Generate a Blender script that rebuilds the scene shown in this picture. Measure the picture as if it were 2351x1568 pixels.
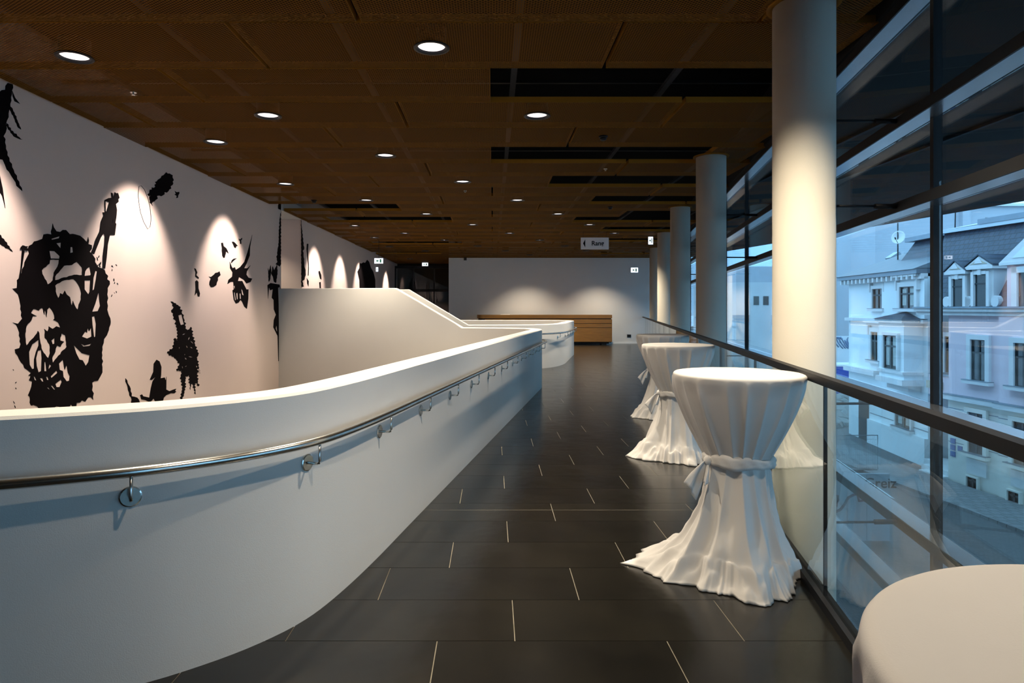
import bpy, bmesh, math, random
from mathutils import Vector, Matrix
from mathutils import noise as mnoise

for o in list(bpy.data.objects):
    bpy.data.objects.remove(o, do_unlink=True)
SC = bpy.context.scene
COL = SC.collection
PI = math.pi

# ------------------------------------------------------------------ camera
EYE = 1.5            # eye height above the gallery floor
FPX, VX, VY = 1500.0, 1130.0, 708.0      # focal length and vanishing point in 2351x1568 pixels
cam_d = bpy.data.cameras.new('camera')
cam = bpy.data.objects.new('camera', cam_d)
COL.objects.link(cam)
cam.location = (0, 0, EYE)
cam.rotation_euler = (PI / 2, 0, 0)
cam_d.sensor_width = 36
cam_d.lens = FPX / 2351 * 36
cam_d.shift_x = (1175.5 - VX) / 2351
cam_d.shift_y = -(784 - VY) / 2351
cam_d.clip_end = 600
SC.camera = cam

# ------------------------------------------------------------------ world: dusk overcast
W = bpy.data.worlds.new('dusk_sky')
SC.world = W
W.use_nodes = True
nt = W.node_tree
bg = nt.nodes['Background']
tcw = nt.nodes.new('ShaderNodeTexCoord')
nzw = nt.nodes.new('ShaderNodeTexNoise')
nzw.inputs['Scale'].default_value = 2.2
nzw.inputs['Detail'].default_value = 4
rpw = nt.nodes.new('ShaderNodeValToRGB')
rpw.color_ramp.elements[0].position = .3
rpw.color_ramp.elements[0].color = (.22, .50, .86, 1)
rpw.color_ramp.elements[1].position = .75
rpw.color_ramp.elements[1].color = (.36, .66, .92, 1)
nt.links.new(tcw.outputs['Generated'], nzw.inputs['Vector'])
nt.links.new(nzw.outputs['Fac'], rpw.inputs['Fac'])
nt.links.new(rpw.outputs['Color'], bg.inputs['Color'])
bg.inputs['Strength'].default_value = 3.3

# ------------------------------------------------------------------ colour management
vs = SC.view_settings
vs.view_transform = 'Standard'
vs.look = 'None'
vs.gamma = 1
vs.use_curve_mapping = False
vs.exposure = 0.22
LAMP_W, LAMP_C = 500.0, (1.0, .85, .64)        # general downlights: watts, colour
WASH_W, WASH_C = 420.0, (1.0, .82, .71)        # pinker lamps aimed at the mural wall

# ------------------------------------------------------------------ helpers
class MB:
    """collects geometry, then links it as one mesh object"""
    def __init__(s):
        s.v, s.f, s.sm = [], [], []
    def add(s, vs_, fs, smooth=False):
        n = len(s.v)
        s.v += [tuple(p) for p in vs_]
        for f in fs:
            s.f.append(tuple(i + n for i in f))
            s.sm.append(smooth)
        return s
    def box(s, x0, x1, y0, y1, z0, z1, fr=None):
        p = [(x, y, z) for z in (z0, z1) for y in (y0, y1) for x in (x0, x1)]
        if fr: p = [fr(*q) for q in p]
        return s.add(p, [(0, 2, 3, 1), (4, 5, 7, 6), (0, 1, 5, 4), (2, 6, 7, 3), (0, 4, 6, 2), (1, 3, 7, 5)])
    def prism(s, poly, z0, z1, fr=None):
        n = len(poly)
        a = [(x, y, z0) for x, y in poly] + [(x, y, z1) for x, y in poly]
        if fr: a = [fr(*q) for q in a]
        fs = [tuple(range(n - 1, -1, -1)), tuple(range(n, 2 * n))]
        fs += [(i, (i + 1) % n, n + (i + 1) % n, n + i) for i in range(n)]
        return s.add(a, fs)
    def uprism(s, poly, n0, n1, fr):
        """polygon in (u,z) of a facade frame, extruded between normals n0..n1"""
        n = len(poly)
        a = [fr(u, n0, z) for u, z in poly] + [fr(u, n1, z) for u, z in poly]
        fs = [tuple(range(n - 1, -1, -1)), tuple(range(n, 2 * n))]
        fs += [(i, (i + 1) % n, n + (i + 1) % n, n + i) for i in range(n)]
        return s.add(a, fs)
    def lathe(s, prof, n=32, c=(0, 0, 0), cap=True, smooth=True):
        a, fs = [], []
        for r, z in prof:
            for k in range(n):
                t = 2 * PI * k / n
                a.append((c[0] + r * math.cos(t), c[1] + r * math.sin(t), c[2] + z))
        m = len(prof)
        for i in range(m - 1):
            for k in range(n):
                k2 = (k + 1) % n
                fs.append((i * n + k, i * n + k2, (i + 1) * n + k2, (i + 1) * n + k))
        s.add(a, fs, smooth)
        if cap:
            b = len(s.v) - m * n
            s.f.append(tuple(b + k for k in range(n - 1, -1, -1))); s.sm.append(False)
            s.f.append(tuple(b + (m - 1) * n + k for k in range(n))); s.sm.append(False)
        return s
    def tube(s, path, r, n=10, closed=False):
        P = [Vector(p) for p in path]
        m = len(P)
        a, fs = [], []
        for i, p in enumerate(P):
            if closed:
                d = P[(i + 1) % m] - P[i - 1]
            else:
                d = P[min(i + 1, m - 1)] - P[max(i - 1, 0)]
            d.normalize()
            up = Vector((0, 0, 1)) if abs(d.z) < .95 else Vector((1, 0, 0))
            u = d.cross(up).normalized(); w = u.cross(d)
            for k in range(n):
                t = 2 * PI * k / n
                a.append(p + u * (r * math.cos(t)) + w * (r * math.sin(t)))
        for i in range(m if closed else m - 1):
            j = (i + 1) % m
            for k in range(n):
                k2 = (k + 1) % n
                fs.append((i * n + k, i * n + k2, j * n + k2, j * n + k))
        b = len(s.v)
        s.add(a, fs, True)
        if not closed:
            s.f.append(tuple(b + k for k in range(n - 1, -1, -1))); s.sm.append(False)
            s.f.append(tuple(b + (m - 1) * n + k for k in range(n))); s.sm.append(False)
        return s
    def mesh(s, name):
        me = bpy.data.meshes.new(name)
        me.from_pydata(s.v, [], s.f)
        bm = bmesh.new(); bm.from_mesh(me)
        bmesh.ops.recalc_face_normals(bm, faces=bm.faces)
        bm.to_mesh(me); bm.free()
        me.polygons.foreach_set('use_smooth', s.sm)
        me.update()
        return me
    def build(s, name, mat, parent=None):
        me = s.mesh(name)
        me.materials.append(mat)
        o = bpy.data.objects.new(name, me)
        COL.objects.link(o)
        if parent: o.parent = parent
        return o

def link(name, me, parent=None):
    o = bpy.data.objects.new(name, me)
    COL.objects.link(o)
    if parent: o.parent = parent
    return o
def tag(o, label=None, cat=None, group=None, kind=None):
    if label: o['label'] = label
    if cat: o['category'] = cat
    if group: o['group'] = group
    if kind: o['kind'] = kind
    return o
def empty(name, loc=(0, 0, 0), rz=0, label=None, cat=None, group=None, kind=None):
    o = bpy.data.objects.new(name, None)
    o.empty_display_size = .1
    COL.objects.link(o)
    o.location = loc
    o.rotation_euler = (0, 0, rz)
    return tag(o, label, cat, group, kind)
def copy_tree(o, parent=None):
    c = o.copy(); COL.objects.link(c); c.parent = parent
    for ch in list(o.children):
        copy_tree(ch, c)
    return c
def bevel(o, w, seg=2):
    m = o.modifiers.new('bevel', 'BEVEL')
    m.width = w; m.segments = seg; m.limit_method = 'ANGLE'
    return o
def ray(px, py, d):
    """world point seen at photo pixel px,py at depth d (metres in front of the lens)"""
    return Vector(((px - VX) / FPX * d, d, EYE + (VY - py) / FPX * d))
def fill_mesh(name, loops, thick, fr):
    """flat outline with holes (u,w) -> solid mesh; fr maps (u,w,h) to space"""
    cu = bpy.data.curves.new('c', 'CURVE')
    cu.dimensions = '2D'; cu.fill_mode = 'BOTH'; cu.extrude = thick / 2
    for lp in loops:
        sp = cu.splines.new('POLY')
        sp.points.add(len(lp) - 1)
        for i, (x, y) in enumerate(lp):
            sp.points[i].co = (x, y, 0, 1)
        sp.use_cyclic_u = True
    ob = bpy.data.objects.new('c', cu)
    COL.objects.link(ob)
    dg = bpy.context.evaluated_depsgraph_get()
    dg.update()
    me = bpy.data.meshes.new_from_object(ob.evaluated_get(dg))
    bpy.data.objects.remove(ob, do_unlink=True)
    bpy.data.curves.remove(cu)
    me.name = name
    for v in me.vertices:
        v.co = fr(v.co.x, v.co.y, v.co.z)
    me.materials.clear()
    return me
def text_mesh(name, body, size, thick=.004, bold=0.0):
    cu = bpy.data.curves.new('t', 'FONT')
    cu.body = body; cu.size = size; cu.extrude = thick / 2; cu.offset = bold
    cu.align_x = 'CENTER'; cu.align_y = 'CENTER'
    ob = bpy.data.objects.new('t', cu)
    COL.objects.link(ob)
    dg = bpy.context.evaluated_depsgraph_get(); dg.update()
    me = bpy.data.meshes.new_from_object(ob.evaluated_get(dg))
    bpy.data.objects.remove(ob, do_unlink=True)
    bpy.data.curves.remove(cu)
    me.name = name; me.materials.clear()
    return me

# ------------------------------------------------------------------ materials
def lin(r, g, b):
    f = lambda c: (c / 255 / 12.92) if c / 255 <= .04045 else ((c / 255 + .055) / 1.055) ** 2.4
    return (f(r), f(g), f(b), 1)
def mat(name, col, rough=.6, metal=0, spec=.5, nz=None, bump=None, tint=None, coat=0):
    """nz=(scale, amount): value mottling; bump=(scale, strength, distance)"""
    m = bpy.data.materials.new(name)
    m.use_nodes = True
    t = m.node_tree; b = t.nodes['Principled BSDF']
    c = col if len(col) == 4 else (*col, 1)
    b.inputs['Base Color'].default_value = c
    b.inputs['Roughness'].default_value = rough
    b.inputs['Metallic'].default_value = metal
    b.inputs['Specular IOR Level'].default_value = spec
    tc = t.nodes.new('ShaderNodeTexCoord')
    if nz:
        n = t.nodes.new('ShaderNodeTexNoise')
        n.inputs['Scale'].default_value = nz[0]; n.inputs['Detail'].default_value = 5
        t.links.new(tc.outputs['Object'], n.inputs['Vector'])
        r = t.nodes.new('ShaderNodeValToRGB')
        k = nz[1]
        r.color_ramp.elements[0].position = .25
        r.color_ramp.elements[1].position = .75
        r.color_ramp.elements[0].color = (c[0] * (1 - k), c[1] * (1 - k), c[2] * (1 - k), 1)
        c2 = tint if tint else c
        r.color_ramp.elements[1].color = (min(1, c2[0] * (1 + k)), min(1, c2[1] * (1 + k)), min(1, c2[2] * (1 + k)), 1)
        t.links.new(n.outputs['Fac'], r.inputs['Fac'])
        t.links.new(r.outputs['Color'], b.inputs['Base Color'])
    if bump:
        n2 = t.nodes.new('ShaderNodeTexNoise')
        n2.inputs['Scale'].default_value = bump[0]; n2.inputs['Detail'].default_value = 4
        t.links.new(tc.outputs['Object'], n2.inputs['Vector'])
        bp = t.nodes.new('ShaderNodeBump')
        bp.inputs['Strength'].default_value = bump[1]; bp.inputs['Distance'].default_value = bump[2]
        t.links.new(n2.outputs['Fac'], bp.inputs['Height'])
        t.links.new(bp.outputs['Normal'], b.inputs['Normal'])
    return m
def emit(name, col, s):
    m = bpy.data.materials.new(name); m.use_nodes = True
    t = m.node_tree; t.nodes.clear()
    e = t.nodes.new('ShaderNodeEmission'); e.inputs['Color'].default_value = (*col[:3], 1); e.inputs['Strength'].default_value = s
    o = t.nodes.new('ShaderNodeOutputMaterial'); t.links.new(e.outputs[0], o.inputs[0])
    return m
def glass(name, tint, ior=1.5, rough=0.0, gain=1.0):
    m = bpy.data.materials.new(name); m.use_nodes = True
    t = m.node_tree; t.nodes.clear()
    tr = t.nodes.new('ShaderNodeBsdfTransparent'); tr.inputs['Color'].default_value = (*tint, 1)
    gl = t.nodes.new('ShaderNodeBsdfGlossy'); gl.inputs['Roughness'].default_value = rough
    gl.inputs['Color'].default_value = (gain, gain, gain, 1)
    fr = t.nodes.new('ShaderNodeFresnel')
    ge = t.nodes.new('ShaderNodeNewGeometry'); mr = t.nodes.new('ShaderNodeMapRange')   # same reflectance on both faces of the pane
    mr.inputs['To Min'].default_value = ior; mr.inputs['To Max'].default_value = 1 / ior
    t.links.new(ge.outputs['Backfacing'], mr.inputs['Value']); t.links.new(mr.outputs[0], fr.inputs['IOR'])
    mx = t.nodes.new('ShaderNodeMixShader'); o = t.nodes.new('ShaderNodeOutputMaterial')
    t.links.new(fr.outputs[0], mx.inputs[0]); t.links.new(tr.outputs[0], mx.inputs[1])
    t.links.new(gl.outputs[0], mx.inputs[2]); t.links.new(mx.outputs[0], o.inputs[0])
    return m
def mesh_metal(name, col, pitch=.022, open_=.5):
    """expanded metal: diamond holes cut by a procedural pattern"""
    m = bpy.data.materials.new(name); m.use_nodes = True
    t = m.node_tree; b = t.nodes['Principled BSDF']
    b.inputs['Base Color'].default_value = (*col, 1); b.inputs['Roughness'].default_value = .8
    b.inputs['Specular IOR Level'].default_value = .08
    tc = t.nodes.new('ShaderNodeTexCoord'); sp = t.nodes.new('ShaderNodeSeparateXYZ')
    t.links.new(tc.outputs['Object'], sp.inputs[0])
    def mth(op, a, bb=None):
        n = t.nodes.new('ShaderNodeMath'); n.operation = op
        for i, q in enumerate((a, bb)):
            if q is None: continue
            if isinstance(q, (int, float)): n.inputs[i].default_value = q
            else: t.links.new(q, n.inputs[i])
        return n.outputs[0]
    xs = mth('MULTIPLY', sp.outputs[0], 1 / (pitch * 1.5)); ys = mth('MULTIPLY', sp.outputs[1], 1 / pitch)
    a = mth('PINGPONG', mth('ADD', xs, ys), .5); c = mth('PINGPONG', mth('SUBTRACT', xs, ys), .5)
    hole = mth('GREATER_THAN', mth('MINIMUM', a, c), .5 * (1 - math.sqrt(open_)))
    tr = t.nodes.new('ShaderNodeBsdfTransparent'); mx = t.nodes.new('ShaderNodeMixShader')
    out = t.nodes['Material Output']
    t.links.new(hole, mx.inputs[0]); t.links.new(b.outputs[0], mx.inputs[1]); t.links.new(tr.outputs[0], mx.inputs[2])
    t.links.new(mx.outputs[0], out.inputs[0])
    return m
def tile_mat():
    m = mat('slate_tile', (.016, .015, .013), .3, 0, .5)
    t = m.node_tree; b = t.nodes['Principled BSDF']
    tc = t.nodes.new('ShaderNodeTexCoord'); oi = t.nodes.new('ShaderNodeObjectInfo')
    n = t.nodes.new('ShaderNodeTexNoise'); n.inputs['Scale'].default_value = 2.6; n.inputs['Detail'].default_value = 6
    t.links.new(tc.outputs['Object'], n.inputs['Vector'])
    ad = t.nodes.new('ShaderNodeMath'); ad.operation = 'MULTIPLY_ADD'
    t.links.new(oi.outputs['Random'], ad.inputs[0]); ad.inputs[1].default_value = .22
    t.links.new(n.outputs['Fac'], ad.inputs[2])
    r = t.nodes.new('ShaderNodeValToRGB')
    r.color_ramp.elements[0].position = .35; r.color_ramp.elements[0].color = (.0045, .0044, .004, 1)
    r.color_ramp.elements[1].position = .95; r.color_ramp.elements[1].color = (.0105, .0095, .007, 1)
    t.links.new(ad.outputs[0], r.inputs['Fac']); t.links.new(r.outputs['Color'], b.inputs['Base Color'])
    rr = t.nodes.new('ShaderNodeMapRange')
    rr.inputs['To Min'].default_value = .19; rr.inputs['To Max'].default_value = .25
    t.links.new(n.outputs['Fac'], rr.inputs['Value']); t.links.new(rr.outputs[0], b.inputs['Roughness'])
    n2 = t.nodes.new('ShaderNodeTexNoise'); n2.inputs['Scale'].default_value = 3.2; n2.inputs['Detail'].default_value = 3
    t.links.new(tc.outputs['Object'], n2.inputs['Vector'])
    bp = t.nodes.new('ShaderNodeBump'); bp.inputs['Strength'].default_value = .22; bp.inputs['Distance'].default_value = .010
    t.links.new(n2.outputs['Fac'], bp.inputs['Height']); t.links.new(bp.outputs['Normal'], b.inputs['Normal'])
    return m
def wood_mat():
    m = mat('oak_veneer', (.30, .15, .045), .4)
    t = m.node_tree; b = t.nodes['Principled BSDF']
    tc = t.nodes.new('ShaderNodeTexCoord'); mp = t.nodes.new('ShaderNodeMapping')
    mp.inputs['Scale'].default_value = (1.2, 8, 14)
    n = t.nodes.new('ShaderNodeTexNoise'); n.inputs['Scale'].default_value = 2; n.inputs['Detail'].default_value = 6
    r = t.nodes.new('ShaderNodeValToRGB')
    r.color_ramp.elements[0].position = .3; r.color_ramp.elements[0].color = (.17, .078, .013, 1)
    r.color_ramp.elements[1].position = .75; r.color_ramp.elements[1].color = (.25, .12, .022, 1)
    t.links.new(tc.outputs['Object'], mp.inputs[0]); t.links.new(mp.outputs[0], n.inputs['Vector'])
    t.links.new(n.outputs['Fac'], r.inputs['Fac']); t.links.new(r.outputs['Color'], b.inputs['Base Color'])
    return m
def brick_mat(name, c1, c2, cm, scale, w=.5, h=.25, mort=.03, rough=.8, rot=None, bump=.3, axes='XY'):
    m = mat(name, c1, rough)
    t = m.node_tree; b = t.nodes['Principled BSDF']
    tc = t.nodes.new('ShaderNodeTexCoord'); mp = t.nodes.new('ShaderNodeMapping')
    if rot: mp.inputs['Rotation'].default_value = rot
    k = t.nodes.new('ShaderNodeTexBrick')
    k.inputs['Color1'].default_value = (*c1, 1); k.inputs['Color2'].default_value = (*c2, 1); k.inputs['Mortar'].default_value = (*cm, 1)
    k.inputs['Scale'].default_value = scale; k.inputs['Brick Width'].default_value = w; k.inputs['Row Height'].default_value = h
    k.inputs['Mortar Size'].default_value = mort
    sx = t.nodes.new('ShaderNodeSeparateXYZ'); cx = t.nodes.new('ShaderNodeCombineXYZ')
    t.links.new(tc.outputs['Object'], sx.inputs[0])
    for i_, a_ in enumerate(axes): t.links.new(sx.outputs[a_], cx.inputs[i_])
    t.links.new(cx.outputs[0], mp.inputs[0]); t.links.new(mp.outputs[0], k.inputs['Vector'])
    t.links.new(k.outputs['Color'], b.inputs['Base Color'])
    bp = t.nodes.new('ShaderNodeBump'); bp.inputs['Strength'].default_value = bump; bp.inputs['Distance'].default_value = .02; bp.invert = True
    t.links.new(k.outputs['Fac'], bp.inputs['Height']); t.links.new(bp.outputs['Normal'], b.inputs['Normal'])
    return m

M = {}
M['plaster'] = mat('white_plaster', (.60, .59, .575), .75, nz=(1.3, .02), bump=(220, .18, .004))
M['mural_wall'] = mat('mural_wall_paint', (.57, .47, .425), .8, nz=(1.1, .02), bump=(220, .12, .004))
M['column'] = mat('column_plaster', (.58, .55, .475), .75, nz=(2, .03), bump=(160, .15, .004))
M['tile'] = tile_mat()
M['grout'] = mat('tan_grout', (.20, .18, .14), .9, nz=(8, .2))
M['slab'] = mat('slab_dark', (.03, .03, .03), .7, nz=(2, .2))
M['mesh'] = mesh_metal('copper_mesh', (.125, .054, .0065), .026, .36)
M['tray_side'] = mat('copper_side', (.24, .105, .010), .7, 0, .1, nz=(3, .1))
M['plenum'] = mat('plenum_black', (.003, .0035, .0045), .9, 0, .05, nz=(1, .2))
M['rail_grey'] = mat('galvanised', (.03, .033, .04), .6, 0, .1, nz=(6, .1))
M['steel'] = mat('brushed_steel', (.62, .61, .58), .22, 1.0, nz=(30, .05))
M['dark_steel'] = mat('dark_steel', (.008, .008, .009), .5, 0, .25, nz=(8, .15))
M['frame'] = mat('black_frame', (.008, .009, .011), .5, 0, .25, nz=(6, .2))
M['transom'] = mat('transom_grey', (.42, .45, .50), .22, .85, nz=(4, .06))
M['glass'] = glass('clear_glass', (.955, .985, .99), 1.5)
M['rail_glass'] = glass('balustrade_glass', (.93, .965, .95), 1.5)
M['cloth'] = mat('white_cloth', (.60, .585, .575), .9, nz=(3, .03), bump=(420, .12, .002))
M['black_paint'] = mat('black_paint', (.003, .002, .0025), .8, 0, .06, nz=(4, .2))
M['white_metal'] = mat('white_lacquer', (.75, .75, .74), .4, nz=(4, .02))
M['reflector'] = mat('lamp_reflector', (.80, .78, .80), .35, 0.0, nz=(40, .12))
M['lamp'] = emit('lamp_glow', (1.0, .90, .86), 32.0)
M['sign_light'] = emit('sign_glow', (.80, .88, 1.0), 2.0)
M['sign_green'] = mat('sign_green', (.02, .35, .16), .5, nz=(3, .05))
M['oak'] = wood_mat()
M['dark_glass'] = mat('dark_glass', (.010, .012, .012), .06, 0, .5, nz=(2, .3))
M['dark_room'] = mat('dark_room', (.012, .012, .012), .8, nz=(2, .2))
M['sign_board'] = mat('sign_board', (.80, .71, .68), .6, nz=(3, .03))

# ------------------------------------------------------------------ the gallery: constants
S = .1933                               # facade and stairwell edge run at this slope (x per metre of depth)
ANG = math.atan(S); CA, SA = math.cos(ANG), math.sin(ANG)
H = 3.65                                # underside of the ceiling trays
STREET = -5.0
YB = 27.8                               # far wall
XW = -4.62                              # mural wall face
lat = lambda L, d: (L + S * d, d)
# frame of the slanted facade: local x outward (perpendicular), local y along
def loc_x(L): return L * CA
def loc_y(L, d): return d / CA + L * SA

# ---- floor slab and tiles
def catmull(pts, step=.06):
    P = [Vector(p) for p in pts]
    out = []
    for i in range(len(P) - 1):
        p0 = P[max(i - 1, 0)]; p1 = P[i]; p2 = P[i + 1]; p3 = P[min(i + 2, len(P) - 1)]
        L = (p2 - p1).length
        if (p1 - p0).length > 1.2: p0 = p1 - (p1 - p0).normalized() * L
        if (p3 - p2).length > 1.2: p3 = p2 + (p3 - p2).normalized() * L
        n = max(1, int(L / step)) if L < 1.2 else 1
        for k in range(n):
            t = k / n
            q = .5 * ((2 * p1) + (p2 - p0) * t + (2 * p0 - 5 * p1 + 4 * p2 - p3) * t * t + (-p0 + 3 * p1 - 3 * p2 + p3) * t ** 3)
            out.append(q if n > 1 else p1.copy())
    out.append(P[-1].copy())
    return out
def offset(path, w):
    """offset to the left of travel"""
    out = []
    m = len(path)
    for i in range(m):
        d0 = (path[i] - path[i - 1]).normalized() if i > 0 else None
        d1 = (path[i + 1] - path[i]).normalized() if i < m - 1 else None
        if d0 is None: d0 = d1
        if d1 is None: d1 = d0
        n0 = Vector((-d0.y, d0.x)); n1 = Vector((-d1.y, d1.x))
        n = (n0 + n1)
        n = n / max(.3, n.length_squared) * 2 if n.length > 0 else n0
        n = (n0 + n1).normalized() / max(.5, (n0 + n1).normalized().dot(n0))
        out.append(path[i] + n * w)
    return out
TH = .21
PAR1 = [(-4.62, 1.85), (-3.9, 1.90), (-3.2, 2.0), (-2.5, 2.16), (-1.83, 2.40), (-1.45, 2.58), (-1.22, 2.745), (-1.04, 2.93), (-.90, 3.15), (-.80, 3.45),
        lat(-1.45, 3.9), lat(-1.45, 4.5), lat(-1.45, 11.6), lat(-1.45, 12.2), (.955, 12.52), (.94, 12.82), (.84, 13.12), (.62, 13.36), (.30, 13.53), (-.1, 13.66), (-.6, 13.80), (-1.05, 13.85), (-2.02, 13.98), (-4.62, 14.35)]
PAR2 = [(-4.62, 15.82), (-2.02, 15.80), (-.58, 15.78), (-.1, 15.80), (.35, 15.88), (.80, 16.03), (1.25, 16.32), (1.60, 16.75), (1.84, 17.3),
        lat(-1.45, 17.9), lat(-1.45, 20.6), (2.66, 21.25), (2.68, 21.7), (2.52, 22.1), (2.2, 22.33), (1.7, 22.43), (1.2, 22.45), (-4.62, 22.45)]
P1 = catmull(PAR1); P2 = catmull(PAR2)
def half_c(path): return offset(path, TH / 2)
C1 = [p + Vector((0, 0)) for p in offset(P1, TH * .5)]
C2 = [p for p in offset(P2, TH * .5)]
voidA = [(p.x, p.y) for p in C1]
voidB = [(p.x, p.y) for p in C2]
def in_poly(x, y, poly):
    c = False
    n = len(poly)
    for i in range(n):
        x0, y0 = poly[i]; x1, y1 = poly[i - 1]
        if (y0 > y) != (y1 > y) and x < (x1 - x0) * (y - y0) / (y1 - y0) + x0: c = not c
    return c
floor_poly = [lat(1.06, -6), lat(1.06, YB + .3), (-1.85, YB + .3), (-1.85, 31.2), (XW, 31.2)]
floor_poly += list(reversed(voidB)) + list(reversed(voidA)) + [(XW, -6)]
fl = MB().prism(floor_poly, -.32, -.003).build('floor', M['grout'])
tag(fl, kind='structure')
def clip(poly, p, n):
    """keep side where (q-p).n >= 0"""
    out = []
    for i in range(len(poly)):
        a = poly[i - 1]; b = poly[i]
        da = (a[0] - p[0]) * n[0] + (a[1] - p[1]) * n[1]
        db = (b[0] - p[0]) * n[0] + (b[1] - p[1]) * n[1]
        if (da >= 0) != (db >= 0):
            t = da / (da - db)
            out.append((a[0] + (b[0] - a[0]) * t, a[1] + (b[1] - a[1]) * t))
        if db >= 0: out.append(b)
    return out
TL, TD, GAP = 1.036, .4158, .0045
full_tile = None
def tile_obj(poly):
    o = MB().prism(poly, -.012, 0).build('floor_tile', M['tile'], fl)
    return o
tile_count = 0
stuff = MB()
cand = []
for k in range(-20, 62):
    y0 = 2.949 + TD * k; y1 = y0 + TD - .0034
    off = [.105, .45, .79][k % 3]
    if y0 > 31: continue
    for j in range(-7, 9):
        x0 = off + TL * j; x1 = x0 + TL - GAP
        rect = [(x0, y0), (x1, y0), (x1, y1), (x0, y1)]
        if x1 < XW: continue
        cx, cy = (x0 + x1) / 2, (y0 + y1) / 2
        isfull = True
        r2 = clip(rect, lat(1.03, 0), (-CA, SA))
        if len(r2) < 3: continue
        if len(r2) != 4 or r2 != rect: isfull = sorted(r2) == sorted(rect)
        rect = r2
        if y1 > YB: rect = clip(rect, (0, YB - .01 if cx > -1.9 else 31), (0, -1))
        if len(rect) < 3: continue
        if x0 < XW: rect = clip(rect, (XW, 0), (1, 0)); isfull = False
        ok = True
        for vp in (voidA, voidB):
            ins = [in_poly(x, y, vp) for x, y in rect]
            if all(ins): ok = False; break
            touch = any(ins)
            if touch:
                # clip with the closest boundary segment
                mx = sum(p[0] for p in rect) / len(rect); my = sum(p[1] for p in rect) / len(rect)
                best = None
                for i in range(len(vp) - 1):
                    a = Vector(vp[i]); b = Vector(vp[i + 1]); ab = b - a
                    t = max(0, min(1, (Vector((mx, my)) - a).dot(ab) / ab.length_squared))
                    dd = (a + ab * t - Vector((mx, my))).length
                    if best is None or dd < best[0]: best = (dd, a, ab.normalized())
                _, a, d = best
                rect = clip(rect, a, (d.y, -d.x)); isfull = False
                if len(rect) < 3: ok = False; break
        if not ok: continue
        ar = 0
        for i in range(len(rect)):
            ar += rect[i - 1][0] * rect[i][1] - rect[i][0] * rect[i - 1][1]
        if abs(ar) < .004: continue
        cand.append((rect, isfull and abs(abs(ar) / 2 - (TL - GAP) * (TD - .0034)) < 1e-4, x0, y0, cy))
vis = [c for c in cand if c[4] > 2.3 and not (c[2] < -2.5 and c[4] < 12)]
vis.sort(key=lambda c: c[4])
single = set(id(c) for c in vis[:295])
for c in cand:
    rect, isf, x0, y0, cy = c
    if id(c) not in single:
        stuff.prism(rect, -.012, 0); continue
    if isf:
        if full_tile is None:
            full_tile = MB().box(0, TL - GAP, 0, TD - .0034, -.012, 0).mesh('floor_tile')
            full_tile.materials.append(M['tile'])
        o = link('floor_tile', full_tile, fl); o.location = (x0, y0, 0)
    else:
        tile_obj(rect)
so = stuff.build('floor_tiles_beyond', M['tile'], fl); so['kind'] = 'stuff'
# movement joint across one row
MB().box(-.62, 1.9, 4.859, 4.861, -.002, .0003).build('joint_line', M['grout'], fl)
sf = MB().box(XW, 2.6, 1.5, 31, -2.9, -2.7).build('floor_stairwell', M['slab']); tag(sf, kind='structure')

# ---- ceiling: black plenum, trays of expanded metal
ceil = MB().box(-9, 8.5, -7, 32, 4.35, 4.6).build('ceiling', M['plenum']); tag(ceil, kind='structure')
RP, R0 = .95, 4.91
OPEN = {1: [(0, 3)], 4: [(0, 3)], 6: [(1, 4)], 8: [(2, 5)], 9: [(-5, -2)], 10: [(3, 6)], 11: [(-4, -1), (2, 5)], 13: [(3, 6)], 16: [(3, 6)],
        17: [(-4, -1)], 21: [(-5, -2), (4, 7)], 19: [(4, 7)]}
LIGHTS = {-4: [.5], -2: [-1.5, 1.5], -3: [-3.5], 0: [-.5, -3.5], 2: [.5, -2.5], 3: [-3.5], 4: [-1.5], 6: [-.5, -3.5], 8: [.5, -2.5], 10: [-1.5, 1.5],
          12: [-.5, 2.5, -3.5], 14: [-2.5, .5, 3.5], 15: [-3.5], 16: [-1.5, 1.5], 18: [-.5, 2.5, -3.5], 20: [-2.5, .5, 3.5], 22: [1.5, 4.5], 24: [-3.5]}
TW, TG, TZ = 3.0, .036, .06
LR = .118                                # radius of the lamp opening
def tray_mesh(w, hole, hx0=0, hy0=0):
    """open tray: mesh underside (with a lamp hole) and four folded sides; origin at centre of underside"""
    hx, hy = w / 2 - TG / 2, RP / 2 - .009
    rect = [(-hx, -hy), (hx, -hy), (hx, hy), (-hx, hy)]
    loops = [rect]
    if hole: loops.append([(hx0 + LR * math.cos(2 * PI * i / 32), hy0 + LR * math.sin(2 * PI * i / 32)) for i in range(32)])
    me = fill_mesh('tray', loops, .0, lambda u, w_, h: (u, w_, 0))
    bm = bmesh.new(); bm.from_mesh(me)
    bmesh.ops.remove_doubles(bm, verts=bm.verts, dist=1e-5)
    seen = set()
    for f in list(bm.faces):
        kx = tuple(sorted(v.index for v in f.verts))
        if kx in seen or f.calc_area() < 1e-9: bm.faces.remove(f)
        else: seen.add(kx)
    for f in bm.faces: f.material_index = 0
    t = .004
    for a, b, c, d in ((-hx, hx, -hy, -hy + t), (-hx, hx, hy - t, hy), (-hx, -hx + t, -hy, hy), (hx - t, hx, -hy, hy)):
        r = bmesh.ops.create_cube(bm, size=1)
        for v in r['verts']:
            v.co = ((a + b) / 2 + v.co.x * (b - a), (c + d) / 2 + v.co.y * (d - c), TZ / 2 + v.co.z * TZ)
        for f in {f for v in r['verts'] for f in v.link_faces}: f.material_index = 1
    bm.to_mesh(me); bm.free()
    me.materials.append(M['mesh']); me.materials.append(M['tray_side'])
    return me
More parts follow.
